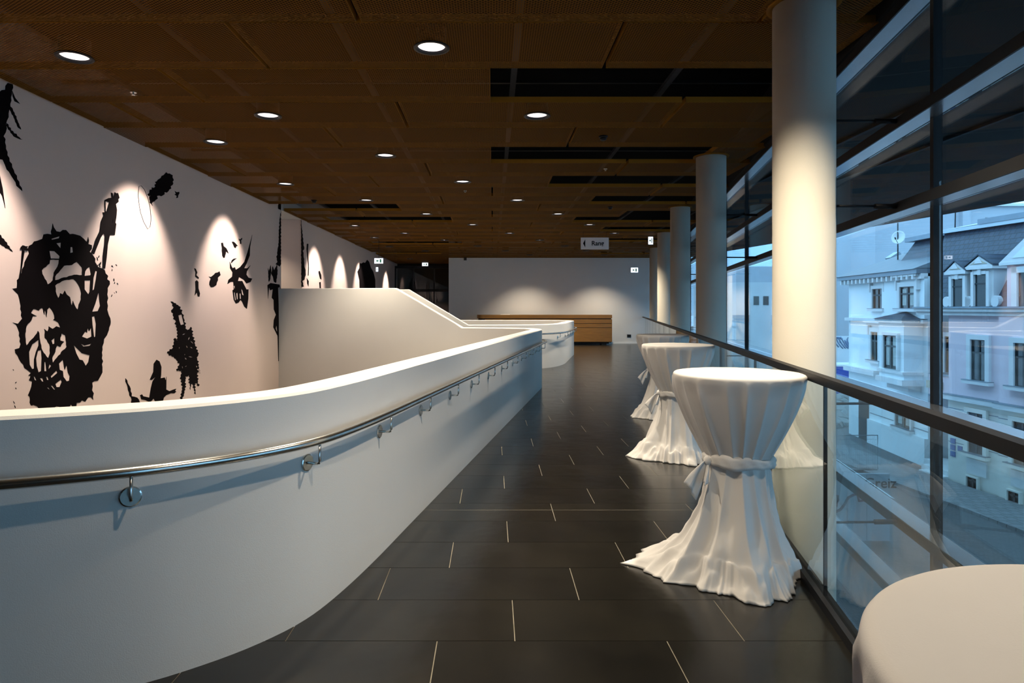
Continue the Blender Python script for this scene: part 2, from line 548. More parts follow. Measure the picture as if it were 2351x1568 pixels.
TRAY = tray_mesh(TW, False); TRAYL = tray_mesh(TW, True); TRAYW = tray_mesh(TW, True, -.07, .2)
CUT = {}
for k in range(-8, 28):
    yc = R0 + RP * (k + .5)
    if yc > 31.6: continue
    j0 = (1 - k) % 3
    xr = 1.98 + S * (yc - RP / 2)         # ceiling ends at the slanted facade
    for j in range(-3, 4):
        x0 = j0 + 3 * j; x1 = x0 + TW
        if x1 <= XW + .05 or x0 >= xr - .1: continue
        if (x0, x1) in OPEN.get(k, []): continue
        if x0 < XW and yc > 14.3 and yc < 15.8: pass
        xc = (x0 + x1) / 2
        lit = xc in LIGHTS.get(k, [])
        a, b = max(x0, XW + .01), min(x1, xr)
        if (a, b) == (x0, x1) or lit:
            o = link('ceiling_tray', (TRAYW if xc == -3.5 else TRAYL) if lit else TRAY, ceil); o.location = (xc, yc, H)
        else:
            key = round(b - a, 3)
            if key < .15: continue
            if key not in CUT: CUT[key] = tray_mesh(key, False)
            o = link('ceiling_tray', CUT[key], ceil); o.location = ((a + b) / 2, yc, H)
for x in (-3.9, -2.75, -1.3, .22, 1.85, 3.4, 5.0, 6.4):
    MB().box(x - .03, x + .03, -6, 31, 3.86, 3.90).build('hanger_rail', M['rail_grey'], ceil)
for y in range(-5, 31, 3):
    MB().box(-4.6, 7.5, y - .02, y + .02, 3.91, 3.94).build('cross_rail', M['dark_steel'], ceil)

# ---- walls
def sweep(path, ztop, zout, zin, name, material, fl_flip=False):
    """wall following a path: outer face on the path, thickness to the left of travel"""
    O = path; I = offset(path, TH)
    b = .012
    O2 = offset(path, b); I2 = offset(path, TH - b)
    mb = MB(); a = []
    m = len(path)
    for i in range(m):
        z = ztop(path[i])
        a += [(O[i].x, O[i].y, zout), (O[i].x, O[i].y, z - b), (O2[i].x, O2[i].y, z), (I2[i].x, I2[i].y, z), (I[i].x, I[i].y, z - b), (I[i].x, I[i].y, zin)]
    fs = []
    for i in range(m - 1):
        for q in range(5):
            fs.append((i * 6 + q, (i + 1) * 6 + q, (i + 1) * 6 + q + 1, i * 6 + q + 1))
        fs.append((i * 6 + 5, (i + 1) * 6 + 5, (i + 1) * 6, i * 6))
    fs.append(tuple(range(6))); fs.append(tuple(range((m - 1) * 6, m * 6)))
    mb.add(a, fs, True)
    o = mb.build(name, material)
    me = o.data
    me.set_sharp_from_angle(angle=math.radians(35))
    return o
ZP = 1.10
def z1(p):
    if p.y < 13.0: return ZP
    t = min(1, max(0, (-.6 - p.x) / (2.02 - .6)))
    return ZP + .83 * t
def z2(p):
    if p.y > 17: return ZP
    t = min(1, max(0, (-.58 - p.x) / (2.02 - .58)))
    return ZP + .86 * t
w = sweep(P1, z1, -.3, -2.7, 'wall_stairwell_near', M['plaster']); tag(w, kind='structure')
w = sweep(P2, z2, -.3, -2.7, 'wall_stairwell_far', M['plaster']); tag(w, kind='structure')
wl = MB().prism([(XW, -6.2), (XW, 14.3), (-7.5, 14.3), (-7.5, -6.2)], -2.75, 4.4).build('wall_left', M['mural_wall']); tag(wl, kind='structure')
wl2 = MB().prism([(XW, 15.82), (XW, 32.2), (-7.5, 32.2), (-7.5, 15.82)], -2.75, 4.4).build('wall_left_far', M['mural_wall']); tag(wl2, kind='structure')
o = MB().box(-7.6, XW, 14.1, 16.0, H, H + .3).build('ceiling_passage', M['plaster']); tag(o, kind='structure')
o = MB().box(-7.7, -7.5, 14.0, 16.2, -.3, H).build('wall_passage_end', M['plaster']); tag(o, kind='structure')
xb = lat(1.95, YB)[0]
wb = MB().box(-1.85, xb, YB, YB + .25, -.3, 4.4).build('wall_back', M['plaster']); tag(wb, kind='structure')
o = MB().box(-1.84, lat(1.0, YB)[0], YB - .015, YB, 0, .07).build('baseboard_back', M['white_metal']); tag(o, kind='structure')
o = MB().box(-1.85, -1.65, YB + .25, 31.9, -.3, 4.4).build('wall_return', M['plaster']); tag(o, kind='structure')
o = MB().box(-7.5, 4.2, -6.3, -6.05, -3, 4.4).build('wall_rear', M['oak']); tag(o, kind='structure')
# dark glazed lobby at the far left
gl = empty('door_1', (0, 31.0, 0), kind='structure')
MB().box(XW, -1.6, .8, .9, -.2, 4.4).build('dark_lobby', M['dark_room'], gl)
for x in (XW + .03, -3.75, -2.75, -1.9):
    MB().box(x - .035, x + .035, -.05, .05, 0, 3.5).build('door_post', M['frame'], gl)
for z in (2.35, 3.45):
    MB().box(XW, -1.85, -.05, .05, z - .06, z + .06).build('door_rail', M['frame'], gl)
xs = [XW + .07, -3.785, -3.715, -2.785, -2.715, -1.93]
for i in range(0, 6, 2):
    for z0, z1_ in ((.02, 2.28), (2.42, 3.38)):
        MB().box(xs[i], xs[i + 1], -.006, .006, z0, z1_).build('pane', M['glass'], gl)
MB().box(-2.68, -2.62, -.12, -.08, .9, 1.4).build('door_handle', M['steel'], gl)

# ---- stair up to the left, between the two walls
st = empty('staircase', (0, 0, 0), label='short white stair rising left between two sloping parapet walls', cat='stairs')
for i in range(5):
    MB().box(-.38 - .285 * (i + 1), -.38 - .285 * i, 13.92, 15.78, 0.0, .166 * (i + 1)).build('step', M['tile'], st)
MB().box(-4.75, -.38 - .285 * 5, 14.42, 15.79, 0.0, .83).build('landing', M['tile'], st)

# ---- columns
for n in range(1, 6):
    d = 4.63 * n
    x = 1.312 + S * d
    word = {1: 'thick white round column nearest the camera, lit by a warm pool of light', 2: 'second white round column from the camera, behind the glass rail',
            3: 'third white round column from the camera along the glass rail', 4: 'fourth white round column, lit along its left side',
            5: 'farthest white round column, next to the end wall'}[n]
    c = empty('column', (x, d, STREET), label=word, cat='column', group='columns along the glass facade')
    MB().lathe([(.205, 0), (.205, H - STREET)], 64).build('shaft', M['column'], c)
    MB().lathe([(.245, H - STREET - .012), (.245, H - STREET + .004), (.205, H - STREET + .004), (.205, H - STREET - .012), (.245, H - STREET - .012)], 64, cap=False).build('collar', M['tray_side'], c)

# ---- slanted glass facade
fa = empty('window_1', (0, 0, 0), -ANG, kind='structure')
L0, L1 = 1.96, 2.115                     # inner and outer lateral of the transoms
xi, xo = loc_x(L0), loc_x(L1)
xg = xo + .02
YA, YZ = loc_y(L1, -5), loc_y(L1, YB + .2)
levels = [(3.586, 3.65), (2.776, 2.84), (2.182, 2.245), (.80, .86), (-.036, .024), (-.58, -.52), (-1.40, -1.34), (-2.2, -2.14), (-3.2, -3.14), (-4.2, -4.14)]
for z0, z1_ in levels:
    MB().box(xi + .012, xo, YA, YZ, z0, z1_).build('transom', M['transom'], fa)
    MB().box(xi, xi + .012, YA, YZ, z0 - .004, z1_ + .004).build('transom_face', M['frame'], fa)
MB().box(xi - .02, xo + .1, YA, YZ, 3.66, 4.4).build('fascia', M['frame'], fa)
bays = []
k = -4
mull = MB().box(xo - .012, xo + .045, -.024, .024, STREET, 3.66).mesh('mullion'); mull.materials.append(M['frame'])
for k in range(-4, 12):
    y = loc_y(2.03, 4.40 + 2.16 * k)
    if y > YZ: break
    o = link('mullion', mull, fa); o.location = (0, y, 0)
    bays.append(y)
zs = [STREET] + sorted([(a + b) / 2 for a, b in levels])
step = bays[1] - bays[0]
for i in range(len(zs) - 1):
    z0, z1_ = zs[i] + .03, zs[i + 1] - .03
    me = MB().box(xg - .006, xg + .006, .045, step - .045, z0, z1_).mesh('pane'); me.materials.append(M['glass'])
    for y in bays:
        o = link('pane', me, fa); o.location = (0, y, 0)
# struts from columns to the transoms
for n in range(1, 6):
    d = 4.63 * n
    cx = loc_x(1.312); yc = loc_y(1.312, d)
    for z in (2.82, 2.22, .83, -.005):
        p0 = Vector((cx + .19, yc, z)); p1 = Vector((xi + .03, yc + .11, z))
        q = p0.lerp(p1, .62)
        MB().tube([p0, q], .009, 8).build('strut', M['frame'], fa)
        a = (p1 - q).normalized()
        MB().tube([q, p1], .018, 8).build('strut_fork', M['frame'], fa)

# ---- glass balustrade
ba = empty('glass_balustrade', (0, 0, 0), -ANG, 'long frameless glass balustrade with dark steel top rail before the facade', 'balustrade')
LB = 1.045
xb0 = loc_x(LB)
ya, yz = loc_y(LB, -3.46), loc_y(LB, YB - .02)
MB().box(xb0 - .024, xb0 + .024, ya, yz, 1.112, 1.155).build('top_rail', M['dark_steel'], ba)
MB().box(xb0 - .035, xb0 + .03, ya, yz, -.30, .05).build('base_channel', M['dark_steel'], ba)
pl = 1.69 / CA
y = loc_y(LB, 3.30) - 4 * pl
me = MB().box(xb0 - .008, xb0 + .008, .006, pl - .006, .05, 1.112).mesh('glass_panel'); me.materials.append(M['rail_glass'])
sm = MB().box(xb0 - .0085, xb0 + .0085, -.005, .005, .05, 1.112).mesh('joint_seal'); sm.materials.append(M['frame'])
while y + pl < yz + .2:
    o = link('glass_panel', me, ba); o.location = (0, y, 0)
    o = link('joint_seal', sm, ba); o.location = (0, y, 0)
    y += pl

# ---- handrails along the parapets
def handrail(path, i0, i1, label, first, spacing):
    hr = empty('handrail', (0, 0, 0), label=label, cat='handrail', group='steel handrails on the stairwell parapets')
    RO = offset(path, -.078); WA = path
    seg = [Vector((p.x, p.y, .868)) for p in RO]
    s = [0]
    for i in range(1, len(seg)): s.append(s[-1] + (seg[i] - seg[i - 1]).length)
    def pt(u):
        for i in range(1, len(seg)):
            if s[i] >= u:
                t = (u - s[i - 1]) / max(1e-6, s[i] - s[i - 1])
                p = seg[i - 1].lerp(seg[i], t); w_ = WA[i - 1].lerp(WA[i], t)
                return p, w_
        return seg[-1], WA[-1]
    u0 = s[i0]; u1 = s[i1]
    n = int((u1 - u0) / .05)
    path3 = [pt(u0 + (u1 - u0) * k / n)[0] for k in range(n + 1)]
    # end turned back to the wall
    pe, we = pt(u1)
    path3.append(Vector((pe.x * .3 + we.x * .7, pe.y * .3 + we.y * .7, .868)))
    MB().tube(path3, .0205, 16).build('rail', M['steel'], hr)
    u = u0 + first
    while u < u1:
        p, w_ = pt(u)
        n_ = Vector((p.x - w_.x, p.y - w_.y, 0)).normalized()
        zb = .755
        a = Vector((w_.x, w_.y, zb)) + n_ * .006
        pts = [a, Vector((p.x, p.y, zb)) - n_ * .015, Vector((p.x, p.y, zb + .004)) - n_ * .005, Vector((p.x, p.y, zb + .016)), Vector((p.x, p.y, .856))]
        b = MB().tube(pts, .0068, 8).build('bracket', M['steel'], hr)
        t = Vector((-n_.y, n_.x, 0)); up = Vector((0, 0, 1))
        dm = MB(); ring = []
        for rr, off in ((.041, 0), (.041, .006), (.036, .009)):
            for k in range(24):
                q = Vector((w_.x, w_.y, zb)) + n_ * off + t * (rr * math.cos(2 * PI * k / 24)) + up * (rr * math.sin(2 * PI * k / 24))
                ring.append(q)
        fs = [(r * 24 + k, r * 24 + (k + 1) % 24, (r + 1) * 24 + (k + 1) % 24, (r + 1) * 24 + k) for r in range(2) for k in range(24)]
        fs += [tuple(range(48, 72)), tuple(range(23, -1, -1))]
        dm.add(ring, fs, False)
        dm.build('wall_plate', M['steel'], b)
        u += spacing
    return hr
def idx(path, f): return min(range(len(path)), key=lambda i: f(path[i]))
i0 = idx(P1, lambda p: abs(p.x + 3.9) + abs(p.y - 1.9)); i1 = idx(P1, lambda p: (p - Vector((.55, 13.40))).length)
handrail(P1, i0, i1, 'brushed steel handrail on round wall plates along the near white parapet', .085, .842)
i0 = idx(P2, lambda p: (p - Vector((.1, 15.82))).length); i1 = idx(P2, lambda p: (p - Vector((2.6, 22.0))).length)
handrail(P2, i0, i1, 'brushed steel handrail around the far white parapet before the counter', .30, .90)

# ---- downlights
DL = {}
def make_downlight(wash):
    t = empty('downlight')
    MB().lathe([(LR + .002, .002), (LR + .03, -.004), (LR + .03, -.009), (LR, -.009), (LR - .003, .03)], 40, cap=False).build('trim_ring', M['frame'], t)
    MB().lathe([(LR - .006, .012), (LR - .022, .06), (LR - .055, .115), (.03, .135)], 40, cap=False).build('reflector', M['reflector'], t)
    MB().lathe([(LR + .004, .004), (LR + .004, .15), (.0, .151)], 32, cap=False).build('housing', M['frame'], t)
    MB().lathe([(.0, .085), (.055, .086), (.055, .10), (.0, .101)], 28, cap=False).build('lamp', M['lamp'], t)
    ld = bpy.data.lights.new('downlight_beam', 'SPOT')
    ld.energy = WASH_W if wash else LAMP_W; ld.color = WASH_C if wash else LAMP_C
    ld.spot_size = math.radians(70 if wash else 108); ld.spot_blend = .60 if wash else .9
    ld.shadow_soft_size = .05
    lo = bpy.data.objects.new('beam', ld); COL.objects.link(lo)
    lo.parent = t; lo.location = (0, 0, -.012)
    if wash: lo.rotation_euler = (0, math.radians(29), 0)
    return t
PASSAGE = (-5.55, 14.9)
proto = None
npos = 0
rowname = {}
spots = []
for k in sorted(LIGHTS):
    for x in LIGHTS[k]:
        spots.append((x, R0 + RP * (k + .5), k))
ps = make_downlight(False); ps.location = (*PASSAGE, H - .005)
tag(ps, 'recessed downlight hidden in the passage behind the mural wall corner', 'downlight', 'recessed ceiling downlights')
for c_ in ps.children:
    if c_.type == 'MESH' and c_.name.startswith(('reflector', 'housing')): c_.scale = (1, 1, .2)
    if c_.name.startswith('lamp'): c_.location.z = -.105
def dl_label(x, y, k):
    near = {(-.5, 0): 'large round downlight at the top middle of the photo', (-3.5, 0): 'large round downlight at the top left above the mural'}
    if (x, k) in near: return near[(x, k)]
    out = {(.5, -4): 'dimmed round downlight above the photo edge, over the nearest table', (-1.5, -2): 'round downlight above the photo edge, over the near parapet curve', (1.5, -2): 'round downlight above the photo edge, over the nearest full table', (-3.5, -3): 'round downlight above the photo edge, beside the mural wall'}
    if k < 0: return out[(x, k)]
    return None
side = {-3.5: 'beside the mural wall', -2.5: 'in the second line from the mural wall', -1.5: 'in the third line from the mural wall', -.5: 'in the fourth line from the mural wall',
        .5: 'in the fifth line from the mural wall', 1.5: 'in the sixth line from the mural wall', 2.5: 'in the seventh line from the mural wall', 3.5: 'in the eighth line from the mural wall', 4.5: 'in the line nearest the facade'}
ordn = ['nearest', 'second', 'third', 'fourth', 'fifth', 'sixth', 'seventh', 'eighth']
seenx = {}
for x, y, k in spots:
    ws = x == -3.5
    if ws not in DL:
        DL[ws] = make_downlight(ws); o = DL[ws]
    else:
        o = copy_tree(DL[ws])
    o.location = (x - .07, y + .2, H) if ws else (x, y, H)
    lb = dl_label(x, y, k)
    if k >= 0:
        i = seenx.get(x, 0); seenx[x] = i + 1
        if lb is None: lb = 'recessed round downlight, %s %s' % (ordn[i], side[x])
    if k == -4: dim = o
    tag(o, lb, 'downlight', 'recessed ceiling downlights')

for c_ in dim.children:                        # the lamp above the lens is dimmed
    if c_.type == 'LIGHT': c_.data = c_.data.copy(); c_.data.energy = LAMP_W * .4

# ---- the mural: black painted silhouettes on the left wall
def wall_uv(px, py):
    d = XW * FPX / (px - VX)
    return d, EYE + (VY - py) * d / FPX
def jag(loop, amp, step, seed):
    rnd = random.Random(seed); out = []
    for i in range(len(loop)):
        a = loop[i]; b = loop[(i + 1) % len(loop)]
        L = math.hypot(b[0] - a[0], b[1] - a[1]); n = max(1, int(L / step))
        nx, ny = (b[1] - a[1]) / max(L, 1e-6), -(b[0] - a[0]) / max(L, 1e-6)
        for k in range(n):
            t = k / n; r = (rnd.uniform(.1, amp) if k % 2 else -rnd.uniform(0, amp * .4)) if n > 1 else 0
            out.append((a[0] + (b[0] - a[0]) * t + nx * r, a[1] + (b[1] - a[1]) * t + ny * r))
    return out
def stroke(pts, w, closed=False):
    P = [Vector(p) for p in pts]; A = []; B = []
    m = len(P)
    for i in range(m):
        d = (P[(i + 1) % m] - P[i - 1]) if closed else (P[min(i + 1, m - 1)] - P[max(i - 1, 0)])
        d.normalize(); n = Vector((-d.y, d.x)) * w / 2
        A.append(tuple(P[i] + n)); B.append(tuple(P[i] - n))
    return [A, B] if closed else [A + B[::-1]]
def mural(name, label, loops, ox, oy, sc, group='black silhouettes painted on the left wall'):
    L2 = []
    for lp in loops:
        q = []
        for cx, cy in lp:
            px, py = ox + cx / sc, oy + cy / sc
            q.append(wall_uv(px, py))
        L2.append(q)
    me = fill_mesh(name, L2, .004, lambda u, w_, h: (XW + .0022 + (.0043 if name[:5] in ('woman', 'flowe') else 0) + h, u, w_))   # overlapping layers of paint
    me.materials.append(M['black_paint'])
    o = link(name, me)
    tag(o, label, 'wall painting', group)
    return o
head = [(410,45),(420,75),(440,105),(470,110),(515,95),(545,125),(590,130),(625,140),(655,165),(678,190),(690,150),(690,205),(720,215),(700,265),(735,300),(745,345),(765,385),(800,395),(825,435),(845,455),(838,480),(858,520),(845,550),(838,600),(840,660),(838,720),(850,760),(865,815),(850,880),(835,920),(815,950),(800,1010),(795,1100),(800,1170),(800,1210),(785,1240),(765,1275),(735,1280),(722,1290),(722,1350),(728,1425),(712,1405),(690,1405),(665,1440),(640,1430),(600,1450),(575,1490),(555,1460),(520,1490),(480,1485),(440,1475),(410,1498),(330,1502),(290,1475),(260,1465),(240,1470),(230,1400),(218,1390),(235,1350),(245,1320),(250,1280),(225,1272),(240,1240),(220,1235),(242,1215),(210,1190),(180,1150),(150,1110),(135,1080),(115,1030),(150,1020),(158,990),(150,900),(135,860),(125,838),(98,820),(140,830),(155,810),(170,790),(165,740),(160,690),(150,640),(140,600),(110,570),(95,555),(130,550),(130,515),(150,470),(165,430),(185,380),(205,320),(222,280),(225,220),(250,205),(290,180),(330,165),(340,130),(370,125),(400,130),(405,85)]
holes = [
 [(385,260),(425,262),(465,300),(462,320),(395,318)],
 [(390,330),(460,330),(450,380),(420,430),(412,490),(372,522),(360,492),(330,440),(325,410),(385,360)],
 [(440,200),(475,195),(472,240)], [(550,230),(565,230),(570,270),(548,275)], [(400,165),(465,145),(460,160),(405,172)],
 [(500,375),(560,370),(600,345),(640,390),(640,448),(580,445),(480,472),(430,488),(430,460),(455,430)],
 [(430,530),(500,490),(575,480),(610,520),(630,570),(632,640),(615,680),(605,720),(585,690),(570,650),(560,690),(545,620),(520,600),(505,570),(490,600),(470,590),(455,630),(440,600)],
 [(680,395),(700,385),(710,440),(706,450),(660,455),(665,420)], [(660,490),(705,490),(700,580),(690,600),(660,560)],
 [(745,415),(758,420),(750,480),(735,560),(722,570),(730,470)], [(770,580),(775,640),(782,690),(765,730),(720,735),(745,670)],
 [(718,775),(738,770),(750,830),(745,930),(735,935),(722,840)],
 [(260,715),(300,725),(330,705),(345,760),(350,720),(362,780),(368,720),(385,700),(415,740),(425,790),(415,800),(455,820),(470,860),(440,850),(410,870),(380,850),(370,890),(345,870),(350,940),(385,990),(390,1060),(375,1100),(330,1040),(310,960),(305,900),(295,885),(275,920),(230,970),(205,1000),(195,930),(205,850),(245,800),(255,770),(285,770),(240,745)],
 [(480,905),(510,920),(520,1010),(480,1050),(430,1110),(412,1135),(405,1100),(430,1050),(445,1000),(470,1010),(500,970),(470,960)],
 [(400,960),(425,940),(425,985),(410,990)],
 [(225,1050),(250,990),(300,955),(300,1000),(280,1050),(265,1110),(265,1180),(250,1185),(230,1150)],
 [(295,1040),(320,1035),(325,1100),(320,1200),(300,1210),(285,1160),(280,1100)], [(345,1130),(355,1130),(362,1200),(345,1200)], [(385,1145),(400,1160),(375,1190)],
 [(395,1240),(440,1195),(448,1215),(400,1255)], [(260,1240),(272,1245),(285,1275),(270,1270)], [(310,1255),(330,1255),(340,1285),(325,1280)], [(358,1245),(372,1245),(380,1270),(365,1268)],
 [(430,1300),(475,1265),(482,1285),(465,1325),(440,1325)], [(365,1330),(380,1330),(390,1350)], [(395,1315),(410,1315),(432,1345),(420,1345)],
 [(460,1140),(490,1110),(505,1190),(520,1150),(530,1210),(545,1240),(540,1275),(520,1280),(495,1245),(490,1200),(465,1190)],
 [(575,995),(600,1020),(640,1060),(700,1075),(690,1130),(670,1160),(645,1115),(620,1110),(595,1060)], [(640,930),(665,890),(680,900),(685,860),(695,890),(712,860),(715,930),(680,945)],
 [(630,985),(660,1000),(715,985),(700,1002),(650,1008)]]
mural('head_silhouette', 'huge black silhouette of a hollow head filled with plants, at left', [jag(head, 10, 22, 1)] + [jag(h, 4, 18, i + 2) if i in (1, 5, 6, 12, 13) else h for i, h in enumerate(holes)], 0, 500, 3.41)
mural('flower_silhouette', 'thin stemmed black flower silhouette standing left of the hollow head', [stroke([(140, 515), (160, 400), (178, 250)], 9)[0], jag([(155, 235), (170, 215), (200, 220), (215, 250), (195, 265), (165, 250)], 14, 8, 4)], 0, 500, 3.41)
mural('woman_silhouette', 'black silhouette of a standing woman with a handbag above the head', [[(145,168),(156,172),(160,205),(168,165),(178,172),(188,170),(194,188),(198,202),(190,208),(192,225),(175,240),(182,275),(178,320),(172,355),(178,362),(168,432),(148,430),(138,432),(125,490),(118,570),(108,640),(95,640),(95,560),(105,490),(108,435),(98,420),(80,450),(60,500),(40,550),(20,545),(35,510),(50,460),(75,410),(82,350),(100,310),(93,290),(108,290),(105,215),(130,202),(150,200)], [(110,220),(135,228),(118,285),(112,288)], [(158,325),(155,355),(150,352)]], 200, 380, 2.703)
mural('flying_head_silhouette', 'black silhouette of a curly head flying near the mural top', [jag([(480,50),(500,48),(520,55),(535,80),(530,120),(520,130),(505,160),(480,165),(470,188),(435,190),(425,215),(400,235),(405,250),(395,240),(385,210),(395,185),(380,190),(385,160),(420,130),(430,95),(455,75)], 9, 9, 6)], 200, 380, 2.703)
mural('bird_silhouette', 'small black bird silhouette right of the flying head', [[(543,158),(555,166),(570,163),(572,172),(564,185),(562,200),(552,202),(556,190),(550,185),(541,180),(550,175)]], 200, 380, 2.703)
mural('oval_line_drawing', 'thin line drawing of a tall oval beside the flying head', stroke([(320,130),(335,125),(355,150),(375,200),(390,260),(396,330),(390,380),(375,395),(350,350),(330,290),(320,230),(316,180)], 1.5, True), 200, 380, 2.703)
mural('winged_rider_silhouette', 'black silhouette of a winged rider on a wheel', [[(655,245),(635,360),(632,440),(600,520),(580,560),(610,560),(640,530),(605,590),(600,620),(620,650),(655,658),(640,690),(600,705),(575,670),(530,645),(520,680),(560,680),(585,730),(600,760),(620,760),(618,850),(605,945),(580,925),(560,880),(545,860),(525,885),(500,895),(480,860),(468,770),(480,760),(475,690),(450,690),(420,710),(430,670),(465,640),(468,600),(445,560),(443,500),(458,540),(470,560),(490,550),(500,575),(540,550),(580,500),(610,410)], [(482,790),(490,790),(500,860),(492,865)], [(505,800),(515,790),(518,850),(510,860)], [(550,750),(562,770),(575,820),(560,810)], [(535,800),(545,800),(548,850),(538,850)], [(478,730),(490,725),(488,760)]], 420, 480, 4.126)
mural('hook_silhouette', 'small black curved horn silhouette over the winged rider', [[(455,505),(462,485),(480,470),(508,467),(485,484),(468,500),(460,515)]], 420, 480, 4.126)
mural('beetle_silhouette', 'black beetle-like silhouette left of the winged rider', [jag([(245,640),(265,642),(290,622),(330,600),(345,590),(355,625),(330,650),(315,720),(285,740),(262,740),(250,690),(262,660)], 8, 20, 8)], 420, 480, 4.126)
mural('flying_figure_silhouette', 'larger of the two small black falling figures above the winged rider', [jag([(360,320),(378,318),(385,350),(410,370),(430,420),(405,400),(395,460),(380,460),(370,420),(366,370)], 4, 20, 9)], 420, 480, 4.126)
mural('flying_figure_silhouette', 'smaller of the two small black falling figures above the winged rider', [[(462,310),(478,308),(495,322),(520,352),(508,348),(498,370),(485,362),(474,335)]], 420, 480, 4.126)
mural('cross_silhouette', 'tiny black T shaped mark beside the wing tip', [[(527,278),(535,288),(545,285),(558,272),(560,285),(550,295),(552,330),(540,330),(538,298),(530,298)]], 420, 480, 4.126)
mural('diver_silhouette', 'black snake-like figure falling right of the fir silhouette', [[(105,560),(120,565),(135,600),(125,625),(150,650),(145,662),(115,640),(118,600)], [(115,685),(130,673),(145,690),(145,750),(160,800),(155,830),(140,828),(130,790),(110,818),(118,760)]], 420, 480, 4.126)
mural('corner_figure_silhouette', 'tall black figure with raised branches at the mural wall corner', [jag([(928,10),(915,100),(908,200),(908,300),(898,380),(885,450),(895,500),(878,520),(915,545),(928,520)], 7, 16, 12), jag([(805,560),(812,600),(830,530),(838,610),(850,540),(862,580),(890,525),(895,600),(880,700),(862,690),(850,640),(830,600),(828,660),(812,690)], 3, 16, 13), [(800,720),(830,700),(915,715),(918,740),(900,745),(905,900),(908,1200),(910,1440),(903,1440),(895,1200),(855,1120),(860,1050),(880,1000),(860,950),(858,860),(840,840),(850,760),(825,770),(815,740),(805,850)], [(885,1100),(892,1170),(878,1130)]], 420, 480, 4.126)
fir = [(520,840),(540,850),(570,870),(590,920),(600,950),(612,1010),(620,1030),(645,1000),(655,1060),(670,1120),(692,1175),(680,1190),(700,1290),(675,1240),(690,1370),(665,1330),(672,1420),(650,1340),(640,1390),(632,1300),(610,1310),(605,1400),(590,1450),(578,1450),(590,1370),(580,1310),(588,1270),(555,1275),(570,1230),(550,1200),(495,1165),(530,1130),(545,1070),(560,1090),(560,1030),(545,960),(530,920),(545,908),(520,910),(535,880)]
rf = random.Random(3)
fh = [[(565,930),(585,925),(600,985),(580,990),(570,960)]]
for i in range(26):
    cx, cy = rf.uniform(570, 665), rf.uniform(1040, 1260)
    if 1140 < cy < 1170: continue
    a = rf.uniform(0, PI); l, b = rf.uniform(7, 15), rf.uniform(2, 4)
    fh.append([(cx + l * math.cos(a), cy + l * math.sin(a)), (cx - b * math.sin(a), cy + b * math.cos(a)), (cx - l * math.cos(a), cy - l * math.sin(a)), (cx + b * math.sin(a), cy - b * math.cos(a))])
keep = []
for h in fh:
    c = (sum(p[0] for p in h) / len(h), sum(p[1] for p in h) / len(h))
    if all(math.hypot(c[0] - q[0], c[1] - q[1]) > 21 for q in keep): keep.append((c[0], c[1], h))
mural('fir_silhouette', 'upright black fir branch silhouette in the middle of the mural', [jag(fir, 9, 9, 15)] + [k[2] for k in keep], 200, 380, 2.703)
mural('child_silhouette', 'black silhouette of a child with spread arms above the parapet', [[(430,1205),(448,1215),(460,1250),(458,1300),(455,1320),(480,1315),(488,1335),(491,1310),(490,1390),(510,1400),(535,1390),(552,1385),(545,1398),(552,1402),(540,1414),(520,1412),(490,1425),(475,1440),(468,1470),(425,1472),(412,1445),(390,1470),(360,1455),(335,1450),(328,1425),(340,1420),(348,1432),(385,1440),(395,1380),(405,1340),(425,1310),(400,1330),(388,1330),(410,1280),(412,1230)]], 200, 380, 2.703)
mural('cone_plant_silhouette', 'black pointed plant silhouette left of the child', [jag([(238,1320),(250,1350),(265,1370),(275,1430),(310,1440),(335,1480),(275,1482),(272,1440),(258,1410),(245,1360)], 5, 14, 17)], 200, 380, 2.703)
mural('hanging_tree_silhouette', 'black hanging conifer silhouette at the upper left edge of the mural', [jag([(105,86),(85,250),(70,330),(50,420),(45,490),(30,520),(60,680),(120,830),(185,980),(160,960),(110,880),(75,820),(55,800),(40,760),(20,720),(-40,680),(-60,170),(40,130),(62,75)], 9, 24, 18), [(100,140),(125,200),(165,250),(120,228),(104,185)], jag([(86,270),(110,310),(175,465),(150,450),(108,350),(80,300)], 6, 16, 19), jag([(55,410),(90,470),(185,553),(130,535),(100,505),(60,450)], 8, 16, 20), [(-10,820),(20,960),(42,1125),(15,1020),(-10,980)], jag([(-10,1340),(40,1400),(105,1490),(60,1462),(-10,1420)], 8, 16, 21)], 0, 170, 3.65)
mural('far_branches_silhouette', 'black branch silhouettes down the edge of the far wall section', [jag([(287,78),(292,150),(305,300),(325,460),(310,480),(320,560),(330,690),(345,760),(330,850),(302,870),(320,940),(290,948)], 6, 24, 22), [(360,390),(380,390),(374,480),(386,700),(382,800),(372,800),(378,680),(355,460)], [(358,830),(385,870),(380,940),(365,900)]], 640, 490, 5.598)
mural('far_figure_silhouette', 'small black brush-like silhouette on the far wall section', [[(510,745),(525,738),(545,790),(548,850),(530,840),(512,770)], [(518,885),(538,880),(540,960),(524,960)]], 640, 490, 5.598)
mural('far_mountain_silhouette', 'big black cat-eared block silhouette on the far wall section', [[(1035,635),(1060,645),(1085,628),(1110,635),(1135,595),(1160,620),(1185,700),(1215,750),(1240,850),(1242,1040),(1040,1040),(1035,860),(1010,750),(1035,700)]], 640, 490, 5.598)
rf = random.Random(8)
specks = []
for i in range(26):
    x, y = rf.choice([(rf.uniform(255, 272), rf.uniform(600, 700)), (rf.uniform(15, 38), rf.uniform(840, 935)), (rf.uniform(222, 232), rf.uniform(585, 615))])
    a = rf.uniform(.8, 2.2); l = rf.uniform(1.5, 4); b = rf.uniform(.4, 1.2)
    specks.append([(x + l * math.cos(a), y + l * math.sin(a)), (x - b, y), (x - l * math.cos(a), y - l * math.sin(a)), (x + b, y)])
